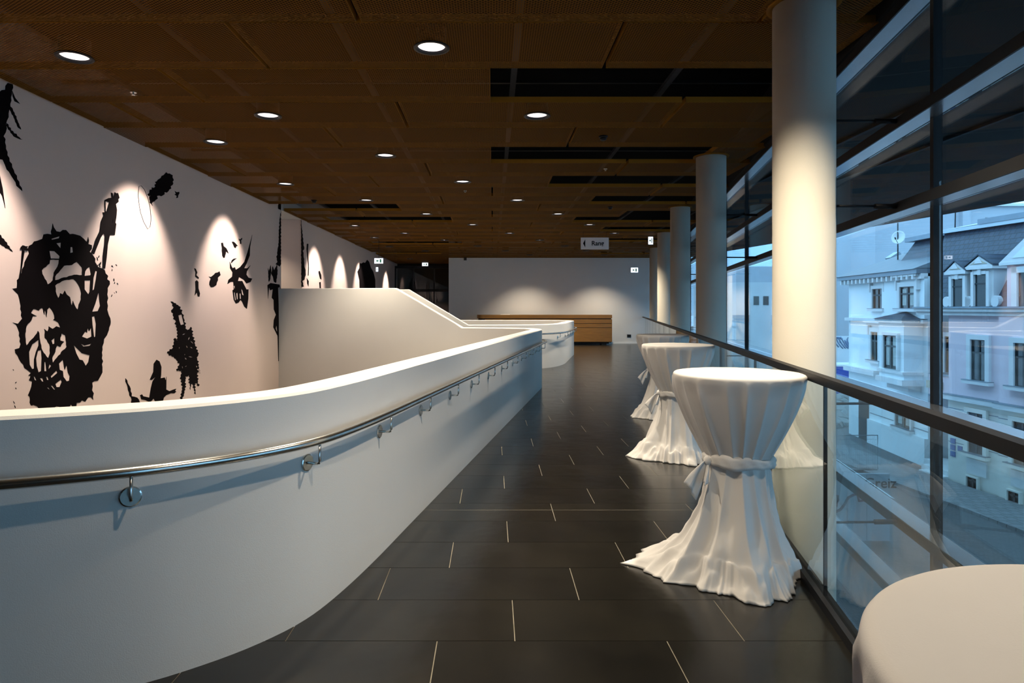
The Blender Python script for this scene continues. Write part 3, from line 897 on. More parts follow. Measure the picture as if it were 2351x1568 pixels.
o = mural('paint_flecks', 'scattered tiny black paint flecks around the hollow head', specks, 0, 0, 1.0)
o['kind'] = 'stuff'

# ---- dressed standing tables
def cloth_table(loc, seed, label, tipang, tip, front, right, rot_folds=0.0, bow_ang=200):
    rnd = random.Random(seed)
    t = empty('standing_table', (*loc, 0), label=label, cat='table', group='standing tables in white tied cloths')
    R, ZT, RW, ZW = .355, 1.137, .165, .645
    N = 320
    plN = rnd.randint(17, 19)
    pleats = []
    for i in range(plN):
        pleats.append((2 * PI * (i + rnd.uniform(-.3, .3)) / plN, rnd.uniform(.035, .075), rnd.uniform(.5, 1.2)))
    lowf = []
    nl = rnd.randint(12, 14)
    for i in range(nl):
        lowf.append((2 * PI * (i + rnd.uniform(-.3, .3)) / nl, rnd.uniform(.06, .19), rnd.uniform(.25, 1.4)))
    ph = [rnd.uniform(0, 6.28) for _ in range(6)]
    def adiff(a, b): return (a - b + PI) % (2 * PI) - PI
    def fold(th, fs): return sum(a * math.exp(-abs(adiff(th, c) / w_) ** 1.25) for c, w_, a in fs)
    def hem(th):
        x, y = math.cos(th), math.sin(th)
        base = .33 + .02 * math.sin(2 * th + ph[0]) + .02 * math.sin(3 * th + ph[1])
        base += (front - .33) * max(0, -y) ** 2 + (right - .33) * max(0, x) ** 2
        c = math.cos(th - tipang)
        base += (tip - .33) * max(0, c) ** 5
        return base
    mb = MB(); V = []; F = []
    V.append((0, 0, ZT))
    rows = []
    def row(fn):
        s = len(V)
        for k in range(N):
            th = 2 * PI * k / N
            V.append(fn(th))
        rows.append(s)
    for r_ in (.18, .30, .335):
        row(lambda th: (r_ * math.cos(th), r_ * math.sin(th), ZT))
    for q in range(1, 5):
        al = q / 4 * PI / 2
        row(lambda th: ((R - .016 + .016 * math.sin(al)) * math.cos(th), (R - .016 + .016 * math.sin(al)) * math.sin(th), ZT - .016 + .016 * math.cos(al)))
    NU = 34
    for i in range(1, NU + 1):
        s = i / NU
        z = (ZT - .016) + (ZW - ZT + .016) * s
        # bowl-like taper
        rb = RW + (R + .004 - RW) * (1 - s ** 1.55) * (1 - .10 * s)
        amp = .030 * min(1, s * 6) * (1 - .30 * s)
        def fn(th):
            tt = th + .10 * s * math.sin(2 * th + ph[2])
            f = fold(tt, pleats)
            r_ = rb + amp * (f - .45) + .004 * math.sin(9 * tt + ph[3]) * s
            return (r_ * math.cos(th), r_ * math.sin(th), z)
        row(fn)
    NLW = 46
    for i in range(1, NLW + 1):
        s = i / NLW
        z = ZW * (1 - s) ** 1.12
        def fn(th):
            hr_ = hem(th)
            cs, sn = math.cos(th), math.sin(th)
            f = fold(th + .22 * s * math.sin(3 * th + ph[4]), lowf)
            e = s ** (1.55 if hr_ < .42 else 1.55 + (hr_ - .42) * 7)
            r_ = RW + (hr_ - RW) * e
            a = .024 + .062 * s ** .7
            r_ += a * (f - .55)
            r_ += .040 * s * mnoise.noise(Vector((cs * 3.2, sn * 3.2, z * 5 + seed)))
            zz = z
            if s > .70:                       # cloth crumples onto the floor
                q = (s - .70) / .30
                r_ += .050 * q * q * (.4 + mnoise.noise(Vector((cs * 5, sn * 5, seed * 1.3)))) + .018 * q * mnoise.noise(Vector((cs * 16, sn * 16, seed)))
                zz += .055 * math.sin(PI * q) * max(0, .35 + mnoise.noise(Vector((cs * 7, sn * 7, seed * 1.7 + q * 2.5))))
            return (r_ * cs, r_ * sn, max(.004, zz))
        row(fn)
    # thin turned-under hem
    def fn(th):
        i = rows[-1] + int(round(th / (2 * PI) * N)) % N
        x, y, z = V[i]
        q = 1 - .03 / max(.1, math.hypot(x, y))
        return (x * q, y * q, .002)
    row(fn)
    for k in range(N): F.append((0, 1 + k, 1 + (k + 1) % N))
    for a, b in zip(rows, rows[1:]):
        for k in range(N):
            k2 = (k + 1) % N
            F.append((a + k, b + k, b + k2, a + k2))
    mb.add(V, F, True)
    mb.build('tablecloth', M['cloth'], t)
    MB().lathe([(.34, 1.09), (.34, 1.115)], 40).build('table_top', M['white_metal'], t)
    MB().lathe([(.03, .03), (.03, 1.09)], 16).build('pole', M['steel'], t)
    MB().lathe([(.20, .004), (.20, .014), (.04, .035)], 32).build('base_plate', M['steel'], t)
    # tied sash and its bow
    sb = MB(); a = []; fs = []
    n = 96; pr = [(-.006, -.034), (.012, -.030), (.020, -.012), (.016, .002), (.021, .016), (.012, .032), (-.006, .036)]
    for k in range(n):
        th = 2 * PI * k / n
        dz = .014 * math.sin(th + ph[0]) + .004 * math.sin(7 * th)
        w_ = 1 + .25 * math.sin(3 * th + ph[1])
        for r_, z in pr:
            rr = RW + .012 + r_ * w_ + .003 * math.sin(17 * th + z * 90)
            a.append((rr * math.cos(th), rr * math.sin(th), ZW + dz + z * w_))
    m = len(pr)
    for k in range(n):
        k2 = (k + 1) % n
        for q in range(m):
            q2 = (q + 1) % m
            fs.append((k * m + q, k2 * m + q, k2 * m + q2, k * m + q2))
    sb.add(a, fs, True)
    sash = sb.build('sash', M['cloth'], t)
    ba_ = math.radians(bow_ang)
    er = Vector((math.cos(ba_), math.sin(ba_), 0)); et = Vector((-math.sin(ba_), math.cos(ba_), 0)); ez = Vector((0, 0, 1))
    c0 = er * (RW + .03) + ez * (ZW + .005)
    def leaf(d, w, L, side, droop):
        mb = MB(); a = []; n1, n2 = 14, 8
        for sgn in (1, -1):
            for i in range(n1 + 1):
                u = i / n1
                p = c0 + d * (L * u) - ez * (droop * u * u)
                wd = w * (.18 + .82 * u ** .8)
                for j in range(n2 + 1):
                    v = j / n2 - .5
                    a.append(p + side * (wd * v) + d.cross(side) * (.010 * math.sin(v * 9 + u * 4) * (.3 + u)) + d.cross(side) * (sgn * .002) - ez * (.03 * u * abs(v)))
        st_ = (n1 + 1) * (n2 + 1); fs = []
        for s_ in (0, 1):
            for i in range(n1):
                for j in range(n2):
                    q = s_ * st_ + i * (n2 + 1) + j
                    fs.append((q, q + 1, q + n2 + 2, q + n2 + 1))
        for i in range(n1):
            for j in (0, n2):
                q = i * (n2 + 1) + j
                fs.append((q, q + n2 + 1, q + n2 + 1 + st_, q + st_))
        for j in range(n2):
            q = n1 * (n2 + 1) + j
            fs.append((q, q + 1, q + 1 + st_, q + st_))
        mb.add(a, fs, True)
        mb.build('bow_tail', M['cloth'], sash)
    dl = (er * .75 - ez * .65).normalized()
    leaf(dl, .12, .15, (er * .55 + ez * .83).normalized(), .05)
    leaf((er * .35 - ez * .9 + et * .35).normalized(), .07, .12, (et * .8 + er * .4).normalized(), .0)
    kn = MB(); ks = []
    for i in range(7):
        al = PI * i / 6
        ks.append((.026 * math.sin(al), -.03 * math.cos(al)))
    kn.lathe(ks, 14, tuple(c0), cap=False)
    kn.build('knot', M['cloth'], sash)
    return t
r = math.radians
cloth_table((.735, .585), 5, 'cloth-covered standing table cut off at the lower right corner', r(160), .5, .38, .33)
cloth_table((1.392, 3.70), 11, 'nearest full standing table in a white cloth tied at its waist', r(160), .62, .35, .30, bow_ang=196)
cloth_table((1.872, 6.59), 23, 'middle standing table in a white cloth tied at its waist', r(175), .46, .36, .28, bow_ang=186)
cloth_table((2.37, 9.10), 37, 'farthest standing table, its tied cloth in grey shade', r(190), .52, .34, .28, bow_ang=180)

# ---- counter at the end wall
ct = empty('counter', (0, 26.8, 0), label='long oak veneered counter with horizontal grooves at the end wall', cat='counter')
def rounded(x0, x1, y0, y1, rr, n=10):
    p = [(x1, y0), (x1, y1), (x0, y1)] if False else []
    p = [(x1, y0), (x1, y1)]
    for i in range(n + 1):
        a = PI / 2 + PI / 2 * i / n
        p.append((x0 + rr + rr * math.cos(a), y1 - rr + rr * math.sin(a)))
    for i in range(n + 1):
        a = PI + PI / 2 * i / n
        p.append((x0 + rr + rr * math.cos(a), y0 + rr + rr * math.sin(a)))
    return p
MB().prism(rounded(-.63, 4.92, 0, .75, .25), 1.09, 1.235).build('worktop', M['oak'], ct)
MB().prism(rounded(-.58, 4.89, .03, .72, .25), .10, 1.089).build('carcass', M['frame'], ct)
for z0, z1_ in ((.89, 1.055), (.722, .872), (.13, .704)):
    MB().box(-.3, 4.92, .0, .03, z0, z1_).build('front_panel', M['oak'], ct)
MB().box(4.89, 4.925, .03, .72, .13, 1.055).build('end_panel', M['oak'], ct)
MB().box(-.4, 4.8, .06, .6, .05, .10).build('plinth', M['frame'], ct)
for x in (0, 1.6, 3.2, 4.6):
    MB().box(x - .1, x + .1, .06, .5, 0, .05).build('foot', M['frame'], ct)
o = MB().box(.35, .73, 26.95, 27.2, 1.236, 1.262).build('brochure_stack', M['white_metal']); tag(o, 'flat pale stack of papers on the counter top', 'papers')

# ---- hanging sign: Rang
sg = empty('hanging_sign', (0, 18.3, 0), label='grey hanging sign reading Rang with a left arrow', cat='sign')
p0 = ray(1333.5, 572.5, 18.3); p1 = ray(1397.5, 545.5, 18.3)
bd = MB().box(p0.x, p1.x, -.012, .012, p0.z, p1.z).build('board', M['sign_board'], sg)
tm = text_mesh('lettering', 'Rang', .178, .004, .003); tm.materials.append(M['black_paint'])
o = link('lettering', tm, bd); c = ray(1372, 559, 18.3); o.location = (c.x, -.0145, c.z); o.rotation_euler = (PI / 2, 0, 0)
a = ray(1338.5, 559, 18.3); b1 = ray(1343.5, 549.5, 18.3); b2 = ray(1343.5, 568.5, 18.3)
MB().add([(a.x, -.0145, a.z), (b1.x, -.0145, b1.z), (b2.x, -.0145, b2.z), (a.x, -.0122, a.z), (b1.x, -.0122, b1.z), (b2.x, -.0122, b2.z)], [(0, 1, 2), (3, 5, 4), (0, 3, 4, 1), (1, 4, 5, 2), (2, 5, 3, 0)]).build('arrow', M['black_paint'], bd)
for px in (1339, 1392):
    q = ray(px, 546, 18.3)
    MB().tube([(q.x, 0, q.z), (q.x, 0, H + .05)], .004, 6).build('wire', M['frame'], sg)

# ---- emergency exit signs
def exit_sign(name, d, px0, px1, py0, py1, label, yaw=0, stem=True):
    a = ray(px0, py1, d); b = ray(px1, py0, d)
    t = empty(name, ((a.x + b.x) / 2, d, a.z), yaw, label, 'exit sign', 'lit emergency exit signs')
    w_ = (b.x - a.x) / 2; h = b.z - a.z
    MB().box(-w_, w_, -.02, .02, 0, h).build('housing', M['white_metal'], t)
    MB().box(-w_ * .95, w_ * .95, -.026, -.021, h * .06, h * .94).build('lit_face', M['sign_light'], t)
    MB().add([(-w_ * .6, -.028, h * .5), (-w_ * .25, -.028, h * .78), (-w_ * .25, -.028, h * .22), (-w_ * .6, -.0265, h * .5), (-w_ * .25, -.0265, h * .78), (-w_ * .25, -.0265, h * .22)], [(0, 1, 2), (3, 5, 4), (0, 3, 4, 1), (1, 4, 5, 2), (2, 5, 3, 0)]).box(-w_ * .25, w_ * .05, -.028, -.0265, h * .42, h * .58).build('arrow', M['sign_green'], t)
    MB().box(w_ * .25, w_ * .6, -.028, -.0265, h * .2, h * .8).build('doorway_mark', M['sign_green'], t)
    if stem:
        MB().tube([(0, 0, h), (0, 0, H + .03 - a.z)], .008, 6).build('stem', M['frame'], t)
    return t
exit_sign('exit_sign', YB - .03, 1448, 1465, 614, 626, 'small green and white exit sign on the end wall', stem=False)
exit_sign('exit_sign', 20.5, 859.5, 880, 592.5, 605.5, 'bright white exit sign hanging beside the far left wall')
exit_sign('exit_sign', 30.5, 969, 983, 603, 611, 'bright exit sign hanging before the dark lobby', stem=True)
exit_sign('exit_sign', 19.3, 1488, 1499, 543, 562, 'narrow lit exit sign hanging left of the columns', yaw=.0)
exit_sign('exit_sign', 26.0, 863.5, 868.5, 613, 624, 'small upright lit sign on the far left wall', stem=False)

# ---- small fittings
o = MB().box(0, .16, 0, .015, 0, .12).build('wall_socket', M['dark_steel']); q = ray(1440, 774.5, YB - .016); o.location = q
tag(o, 'small double socket low on the end wall', 'socket')
o = MB().box(-.06, .06, 0, .1, 0, .14).build('wall_box', M['dark_steel']); q = ray(1068, 597.5, YB - .11); o.location = q
tag(o, 'small grey box at the top of the end wall', 'box')
def detector(px, py, label):
    d = FPX * (H - EYE - .03) / (VY - py)
    q = ray(px, py, d)
    t = empty('smoke_detector', (q.x, d, H), label=label, cat='smoke detector', group='ceiling smoke detectors')
    MB().lathe([(.055, .0), (.055, -.018), (.05, -.022)], 24).build('base', M['dark_steel'], t)
    MB().lathe([(.038, -.0225), (.04, -.045), (.02, -.058)], 24).build('sensor', M['frame'], t)
detector(1385, 318, 'dark smoke detector on the ceiling nearest the columns')
detector(1401, 478, 'dark smoke detector on the ceiling above the Rang sign')
detector(721, 463, 'dark smoke detector on the ceiling near the mural wall')
def sprinkler(px, py, label):
    d = FPX * (H - EYE - .01) / (VY - py); q = ray(px, py, d)
    t = empty('sprinkler', (q.x, d, H), label=label, cat='sprinkler', group='ceiling sprinklers')
    MB().lathe([(.03, .0), (.03, -.006)], 20).build('rose', M['steel'], t)
    MB().lathe([(.008, -.006), (.008, -.025), (.018, -.026), (.018, -.029)], 14).build('nozzle', M['steel'], t)
sprinkler(306, 214, 'small sprinkler head on the ceiling above the mural')
sprinkler(1390, 389, 'small sprinkler head on the ceiling left of the second column')
sprinkler(1068, 439, 'small sprinkler head in the middle of the ceiling')


# ------------------------------------------------------------------ outside: canopy, street and houses
M['soffit'] = mat('canopy_soffit', (.009, .007, .005), .7, 0, .2, nz=(2, .2))
M['street'] = brick_mat('street_setts', (.075, .085, .09), (.11, .12, .125), (.04, .045, .05), 4.0, .5, .35, .03, .55)
M['pavement'] = brick_mat('pavement_slabs', (.20, .21, .215), (.25, .255, .26), (.10, .10, .10), 1.6, .5, .5, .02, .6)
M['pink'] = mat('pink_render', (.80, .65, .70), .85, nz=(.8, .05))
M['cream'] = mat('cream_render', (.80, .77, .70), .85, nz=(.9, .05))
M['house_white'] = mat('white_render', (.82, .88, .90), .85, nz=(.7, .05))
M['stone_trim'] = mat('stone_trim', (.74, .74, .74), .8, nz=(2, .05))
M['slate'] = brick_mat('slate_roof', (.030, .042, .065), (.045, .06, .09), (.012, .016, .025), 2.2, .5, .42, .03, .45, axes='YZ')
M['zinc'] = mat('zinc_roof', (.42, .47, .52), .35, .5, nz=(1.5, .08))
M['tin'] = brick_mat('seamed_roof', (.13, .155, .18), (.17, .20, .225), (.07, .085, .10), 1.4, .4, 3.0, .04, .45, axes='YZ')
M['grey_block'] = mat('grey_concrete', (.46, .49, .53), .85, nz=(.3, .05))
M['pale_block'] = mat('pale_concrete', (.66, .69, .70), .85, nz=(.4, .10))
M['win_dark'] = mat('window_dark', (.020, .026, .030), .08, nz=(1.2, .5))
M['win_brown'] = mat('window_brown', (.045, .028, .022), .2, nz=(1.2, .3))
M['win_bar'] = mat('window_bar', (.025, .03, .035), .5, nz=(2, .1))
M['curtain'] = mat('pale_curtain', (.42, .46, .44), .8, nz=(5, .2))
M['gutter'] = mat('gutter_zinc', (.20, .24, .28), .4, .5, nz=(2, .1))
M['hill'] = mat('mist_tinted_hill', (.62, .76, .86), .9, nz=(.03, .18))  # mist is put into the pale blue base colour, there is no fog
M['van_blue'] = mat('van_blue', (.02, .06, .34), .3, nz=(1, .1))
M['rock'] = mat('river_rock', (.28, .30, .30), .9, nz=(1.5, .4))
M['board'] = mat('hoarding_board', (.36, .38, .40), .8, nz=(1.2, .12))
M['scrawl'] = mat('faded_scrawl', (.17, .07, .07), .8, nz=(3, .2))
M['graffiti'] = mat('blue_graffiti', (.12, .20, .32), .8, nz=(3, .3))
M['plaque'] = mat('blue_plaque', (.10, .16, .36), .5, nz=(6, .3))
M['tan'] = mat('tan_relief', (.52, .46, .36), .8, nz=(6, .2))

sof = MB().prism([lat(2.2, -5), (14.9, -5), (11.9, 14.6), (9.4, 30.5), lat(2.2, 30.5)], 3.90, 4.45).build('canopy_roof', M['soffit'])
tag(sof, 'dark roof canopy projecting outside above the glass facade', 'canopy')
o = MB().box(-12, 140, -30, 240, STREET - .3, STREET).build('street_ground', M['street']); tag(o, kind='structure')

class Frame:
    """house front: origin o, u along the front, n out of it"""
    def __init__(s, o, u):
        s.o = Vector(o); s.u = Vector(u).normalized(); s.n = Vector((s.u.y, -s.u.x))
        if s.n.x > 0: s.n = -s.n
    def __call__(s, u, n, z):
        p = s.o + s.u * u + s.n * n
        return (p.x, p.y, z)
    def hit(s, px, py, n=0):
        t = (px - VX) / FPX
        A = s.o + s.n * n
        u = (A.x - t * A.y) / (t * s.u.y - s.u.x)
        d = A.y + u * s.u.y
        return u, EYE + (VY - py) * d / FPX
def fbox(fr, u0, u1, n0, n1, z0, z1_, mb=None):
    return (mb or MB()).box(u0, u1, n0, n1, z0, z1_, fr)
def window(fr, parent, u0, u1, z0, z1_, n=0.0, fw=.14, pane='win_dark', trim='stone_trim', sill=True, bars=True, hood=False, curtain=False):
    """surround proud of the wall, pane set back inside it, glazing bars"""
    a = MB()
    fbox(fr, u0 - fw, u0, n, n + .11, z0, z1_ + fw, a); fbox(fr, u1, u1 + fw, n, n + .11, z0, z1_ + fw, a)
    fbox(fr, u0, u1, n, n + .11, z1_, z1_ + fw, a)
    w_ = a.build('window', M[trim], parent)
    fbox(fr, u0, u1, n, n + .015, z0, z1_).build('pane', M[pane], w_)
    if curtain:
        for q in (0, 1):
            c0 = u0 + (u1 - u0) * (.10 + .52 * q)
            fbox(fr, c0, c0 + (u1 - u0) * .26, n + .016, n + .02, z0 + .15, z1_ - .1).build('curtain', M['curtain'], w_)
    if bars:
        b = MB(); t = .035
        um = (u0 + u1) / 2; zm = z0 + (z1_ - z0) * .68
        fbox(fr, um - t, um + t, n + .02, n + .05, z0, z1_, b); fbox(fr, u0, u1, n + .02, n + .05, zm - t, zm + t, b)
        for q in (u0, u1 - t): fbox(fr, q, q + t, n + .02, n + .05, z0, z1_, b)
        for q in (z0, z1_ - t): fbox(fr, u0, u1, n + .02, n + .05, q, q + t, b)
        b.build('glazing_bars', M['win_bar'], w_)
    if sill:
        fbox(fr, u0 - fw * 1.6, u1 + fw * 1.6, n, n + .22, z0 - .12, z0).build('sill', M[trim], w_)
        fbox(fr, u0 - fw * 1.6, u1 + fw * 1.6, n, n + .23, z0, z0 + .025).build('sill_flashing', M['gutter'], w_)
    if hood:
        h = MB(); fbox(fr, u0 - fw * 2.2, u1 + fw * 2.2, n, n + .26, z1_ + fw + .22, z1_ + fw + .32, h)
        fbox(fr, u0 - fw * 1.6, u1 + fw * 1.6, n, n + .16, z1_ + fw + .12, z1_ + fw + .22, h)
        for q in (u0 - fw * 1.5, u1 + fw * .9): fbox(fr, q, q + .12, n, n + .16, z1_ - .15, z1_ + fw + .12, h)
        h.build('hood_mould', M[trim], w_)
    return w_
def by_px(fr, x0, x1, y0, y1, n=0):
    a = fr.hit(x0, y1, n); b = fr.hit(x1, y0, n); m = fr.hit((x0 + x1) / 2, y0, n); m2 = fr.hit((x0 + x1) / 2, y1, n)
    return min(a[0], b[0]), max(a[0], b[0]), m2[1], m[1]

# ---- pink house
PK = Frame((17.19, 24.8), (.29, -3.32))
ph_ = empty('pink_house', PK(0, 0, STREET), label='pink rendered town house with dark mansard roof and white dormers', cat='house')
ph_.location = (0, 0, 0)
uL = PK.hit(2178, 800)[0]; uR = 20.0
zc = PK.hit(2200, 714)[1]
zs_ = PK.hit(2240, 921)[1]
fbox(PK, uL, uR, -9, 0, zs_, zc).build('upper_wall', M['pink'], ph_)
fbox(PK, uL, uR, -9, 0.02, STREET, zs_).build('ground_floor_wall', M['cream'], ph_)
uP = PK.hit(2303, 900)[0]
fbox(PK, uP, uR, .02, .16, zs_, zc).build('projecting_bay_wall', M['pink'], ph_)
fbox(PK, uP, uR, .02, .17, STREET, zs_).build('projecting_bay_base', M['cream'], ph_)
for k in range(4):
    z = zs_ - .42 - .42 * k
    fbox(PK, uL, uP, .02, .024, z, z + .03).build('groove', M['gutter'], ph_)
    fbox(PK, uP, uR, .17, .174, z, z + .03).build('groove', M['gutter'], ph_)
fbox(PK, uL - .05, uP, 0, .20, zs_ - .08, zs_ + .10).build('string_course', M['stone_trim'], ph_)
fbox(PK, uL - .05, uP, 0, .22, zs_ + .10, zs_ + .13).build('string_flashing', M['gutter'], ph_)
fbox(PK, uP - .03, uR, .1, .36, zs_ - .08, zs_ + .10).build('string_course', M['stone_trim'], ph_)
fbox(PK, uP - .03, uR, .1, .38, zs_ + .10, zs_ + .13).build('string_flashing', M['gutter'], ph_)
u0 = PK.hit(2127, 712)[0] - .3
fbox(PK, u0, uR, -1.4, .30, zc - .02, zc + .10).build('cornice', M['stone_trim'], ph_)
fbox(PK, u0, uR, -1.4, .20, zc - .16, zc - .02).build('cornice', M['stone_trim'], ph_)
fbox(PK, u0, uR, -.1, .36, zc + .10, zc + .16).build('gutter', M['gutter'], ph_)
# recessed entrance wall on the left, with a balcony
fbox(PK, u0, uL, -9, -1.3, STREET, zc).build('recessed_wall', M['pink'], ph_)
bz0, bz1 = PK.hit(2150, 903, -.7)[1], PK.hit(2150, 858, -.7)[1]
fbox(PK, u0, uL, -1.3, -.35, bz0, bz1).build('balcony_parapet', M['pink'], ph_)
fbox(PK, u0, uL, -1.3, -.30, bz1, bz1 + .06).build('balcony_coping', M['gutter'], ph_)
fbox(PK, u0, uL, -1.3, -.30, bz0 - .08, bz0).build('balcony_edge', M['gutter'], ph_)
for px in (2133, 2160):
    q = PK.hit(px, 880, -.35)
    fbox(PK, q[0] - .12, q[0] + .12, -.35, -.32, (bz0 + bz1) / 2 - .16, (bz0 + bz1) / 2 + .14).build('relief_tile', M['tan'], ph_)
fbox(PK, u0 + .5, uL, -1.3, -1.28, STREET + .45, bz0 - .1).build('entrance_door', M['win_brown'], ph_)
for k in range(3):
    fbox(PK, uL - 1.2 - .25 * k, uL, -1.3, .25 - .3 * k, STREET, STREET + .15 * (k + 1)).build('entrance_step', M['stone_trim'], ph_)
a = by_px(PK, 2170, 2184, 772, 858, -1.3)
window(PK, ph_, a[0] + .1, a[1] + .3, a[2], a[3], -1.3, fw=.16)
# windows
a = by_px(PK, 2233, 2267, 780, 875); window(PK, ph_, *a, n=0, fw=.17)
W1 = a
a = by_px(PK, 2333, 2374, 788, 890, .16); window(PK, ph_, *a, n=.16, fw=.17)
a = by_px(PK, 2228, 2263, 948, 1043); window(PK, ph_, *a, n=.02, fw=.15, trim='cream')
fbox(PK, a[0] - .1, a[1] + .1, .02, .08, a[2] - .75, a[2] - .2).build('apron_panel', M['stone_trim'], ph_)
a = by_px(PK, 2330, 2372, 970, 1070, .17); window(PK, ph_, *a, n=.17, fw=.15, trim='cream')
fbox(PK, a[0] - .1, a[1] + .1, .17, .23, a[2] - .75, a[2] - .2).build('apron_panel', M['stone_trim'], ph_)
a = by_px(PK, 2225, 2249, 1096, 1122); window(PK, ph_, *a, n=.02, fw=.05, trim='cream', sill=False)
a = by_px(PK, 2318, 2345, 1129, 1160, .17); window(PK, ph_, *a, n=.17, fw=.05, trim='cream', sill=False)
for i in range(3):
    a = by_px(PK, 2184, 2195, 1006 + 15 * i, 1018 + 15 * i); fbox(PK, a[0], a[1], .02, .045, a[2], a[3]).build('name_plaque', M['plaque'], ph_)
a = by_px(PK, 2201, 2211, 1024, 1036); fbox(PK, a[0], a[1], .02, .045, a[2], a[3]).build('name_plaque', M['plaque'], ph_)
for k in range(1, 5):                       # the same windows go on along the street
    for y0_, y1_, y2_ in ((788, 890, 'stone_trim'), (970, 1070, 'cream')):
        q = by_px(PK, 2333, 2374, y0_, y1_, .17)
        window(PK, ph_, q[0] + 2.9 * k, q[1] + 2.9 * k, q[2], q[3], n=.17, fw=.16, trim=y2_)
# mansard
zt = PK.hit(2240, 527, -1.7)[1]
um = PK.hit(2134, 708)[0]; ut = PK.hit(2169, 541, -1.7)[0]
ms = MB()
bot = [PK(um, 0, zc + .1), PK(uR, 0, zc + .1), PK(uR, -7, zc + .1), PK(um, -7, zc + .1)]
top = [PK(ut, -1.7, zt), PK(uR, -1.7, zt), PK(uR, -5.5, zt), PK(ut, -5.5, zt)]
ms.add(bot + top, [(0, 1, 5, 4), (1, 2, 6, 5), (2, 3, 7, 6), (3, 0, 4, 7), (4, 5, 6, 7), (0, 3, 2, 1)])
ms.build('mansard_roof', M['slate'], ph_)
fbox(PK, ut - .15, uR, -5.6, -1.5, zt, zt + .14).build('roof_edge', M['zinc'], ph_)
us = PK.hit(2258, 520, -1.7)[0]
fbox(PK, us, uR, -5.6, -1.45, zt + .14, zt + .34).build('roof_edge', M['gutter'], ph_)
rp_ = MB(); z = zt + .14
rp_.add([PK(ut - .15, -1.5, z), PK(uR, -1.5, z + .2), PK(uR, -5.6, z + .2), PK(ut - .15, -5.6, z), PK(us, -3.5, z + .45), PK(uR, -3.5, z + .45)], [(0, 1, 5, 4), (2, 3, 4, 5), (3, 0, 4), (1, 2, 5), (0, 3, 2, 1)])
rp_.build('flat_zinc_roof', M['zinc'], ph_)
def dormer(x0, x1, o0, o1, ytop, yped, ybase, n=-.05):
    u0_, u1_, _, zb = by_px(PK, x0, x1, ybase, 708, n)
    z0 = zc + .12
    dm = MB(); fbox(PK, u0_, u1_, -2.0, n, z0, zb, dm)
    d_ = dm.build('dormer', M['stone_trim'], ph_)
    zpk = PK.hit((x0 + x1) / 2, yped, n)[1]
    mu = (u0_ + u1_) / 2
    MB().uprism([(u0_ - .12, zb + .10), (u1_ + .12, zb + .10), (mu, zpk)], -1.4, n + .14, PK).build('pediment', M['stone_trim'], d_)
    MB().uprism([(u0_ + .10, zb + .18), (u1_ - .10, zb + .18), (mu, zpk - .12)], n + .14, n + .155, PK).build('pediment_field', M['tan'], d_)
    MB().uprism([(mu - .16, zb + .2), (mu + .16, zb + .2), (mu + .08, zb + .34), (mu, zb + .42), (mu - .08, zb + .34)], n + .155, n + .18, PK).build('pediment_ornament', M['stone_trim'], d_)
    fbox(PK, u0_ - .12, u1_ + .12, -1.2, n + .16, zb, zb + .10).build('entablature', M['stone_trim'], d_)
    for sgn in (-1, 1):
        e = u0_ - .16 if sgn < 0 else u1_ + .16
        MB().add([PK(e, n + .18, zb + .11), PK(mu, n + .18, zpk + .03), PK(mu, -2.3, zpk + .03), PK(e, -2.3, zb + .11),
                  PK(e, n + .18, zb + .16), PK(mu, n + .18, zpk + .08), PK(mu, -2.3, zpk + .08), PK(e, -2.3, zb + .16)],
                 [(0, 1, 2, 3), (4, 7, 6, 5), (0, 4, 5, 1), (1, 5, 6, 2), (2, 6, 7, 3), (3, 7, 4, 0)]).build('dormer_roof', M['slate'], d_)
    v0, v1, _, zt_ = by_px(PK, o0, o1, ytop, 708, n)
    fbox(PK, v0, v1, n, n + .01, z0 + .05, zt_).build('pane', M['win_dark'], d_)
    for q in (v0 - .13, v1 + .01): fbox(PK, q, q + .12, n, n + .09, z0 + .05, zt_ + .1).build('jamb_moulding', M['stone_trim'], d_)
    fbox(PK, v0, v1, n, n + .09, zt_, zt_ + .12).build('lintel', M['stone_trim'], d_)
    fbox(PK, (v0 + v1) / 2 - .07, (v0 + v1) / 2 + .07, n + .09, n + .12, zt_ - .02, zt_ + .2).build('keystone', M['stone_trim'], d_)
    fbox(PK, v0, v1, n + .01, n + .04, z0 + .05 + (zt_ - z0) * .66, z0 + .1 + (zt_ - z0) * .66).build('glazing_bar', M['win_bar'], d_)
    for e in (u0_ - .13, u1_ + .13):
        c = MB(); ring = []
        for nn in (n - .1, n + .08):
            for k in range(16):
                ring.append(PK(e + .16 * math.cos(2 * PI * k / 16), nn, z0 + .22 + .20 * math.sin(2 * PI * k / 16)))
        c.add(ring, [(k, (k + 1) % 16, 16 + (k + 1) % 16, 16 + k) for k in range(16)] + [tuple(range(15, -1, -1)), tuple(range(16, 32))])
        c.build('scroll', M['stone_trim'], d_)
dormer(2182, 2219, 2189, 2214, 640, 602, 630)
dormer(2231, 2281, 2240, 2268, 630, 588, 618)
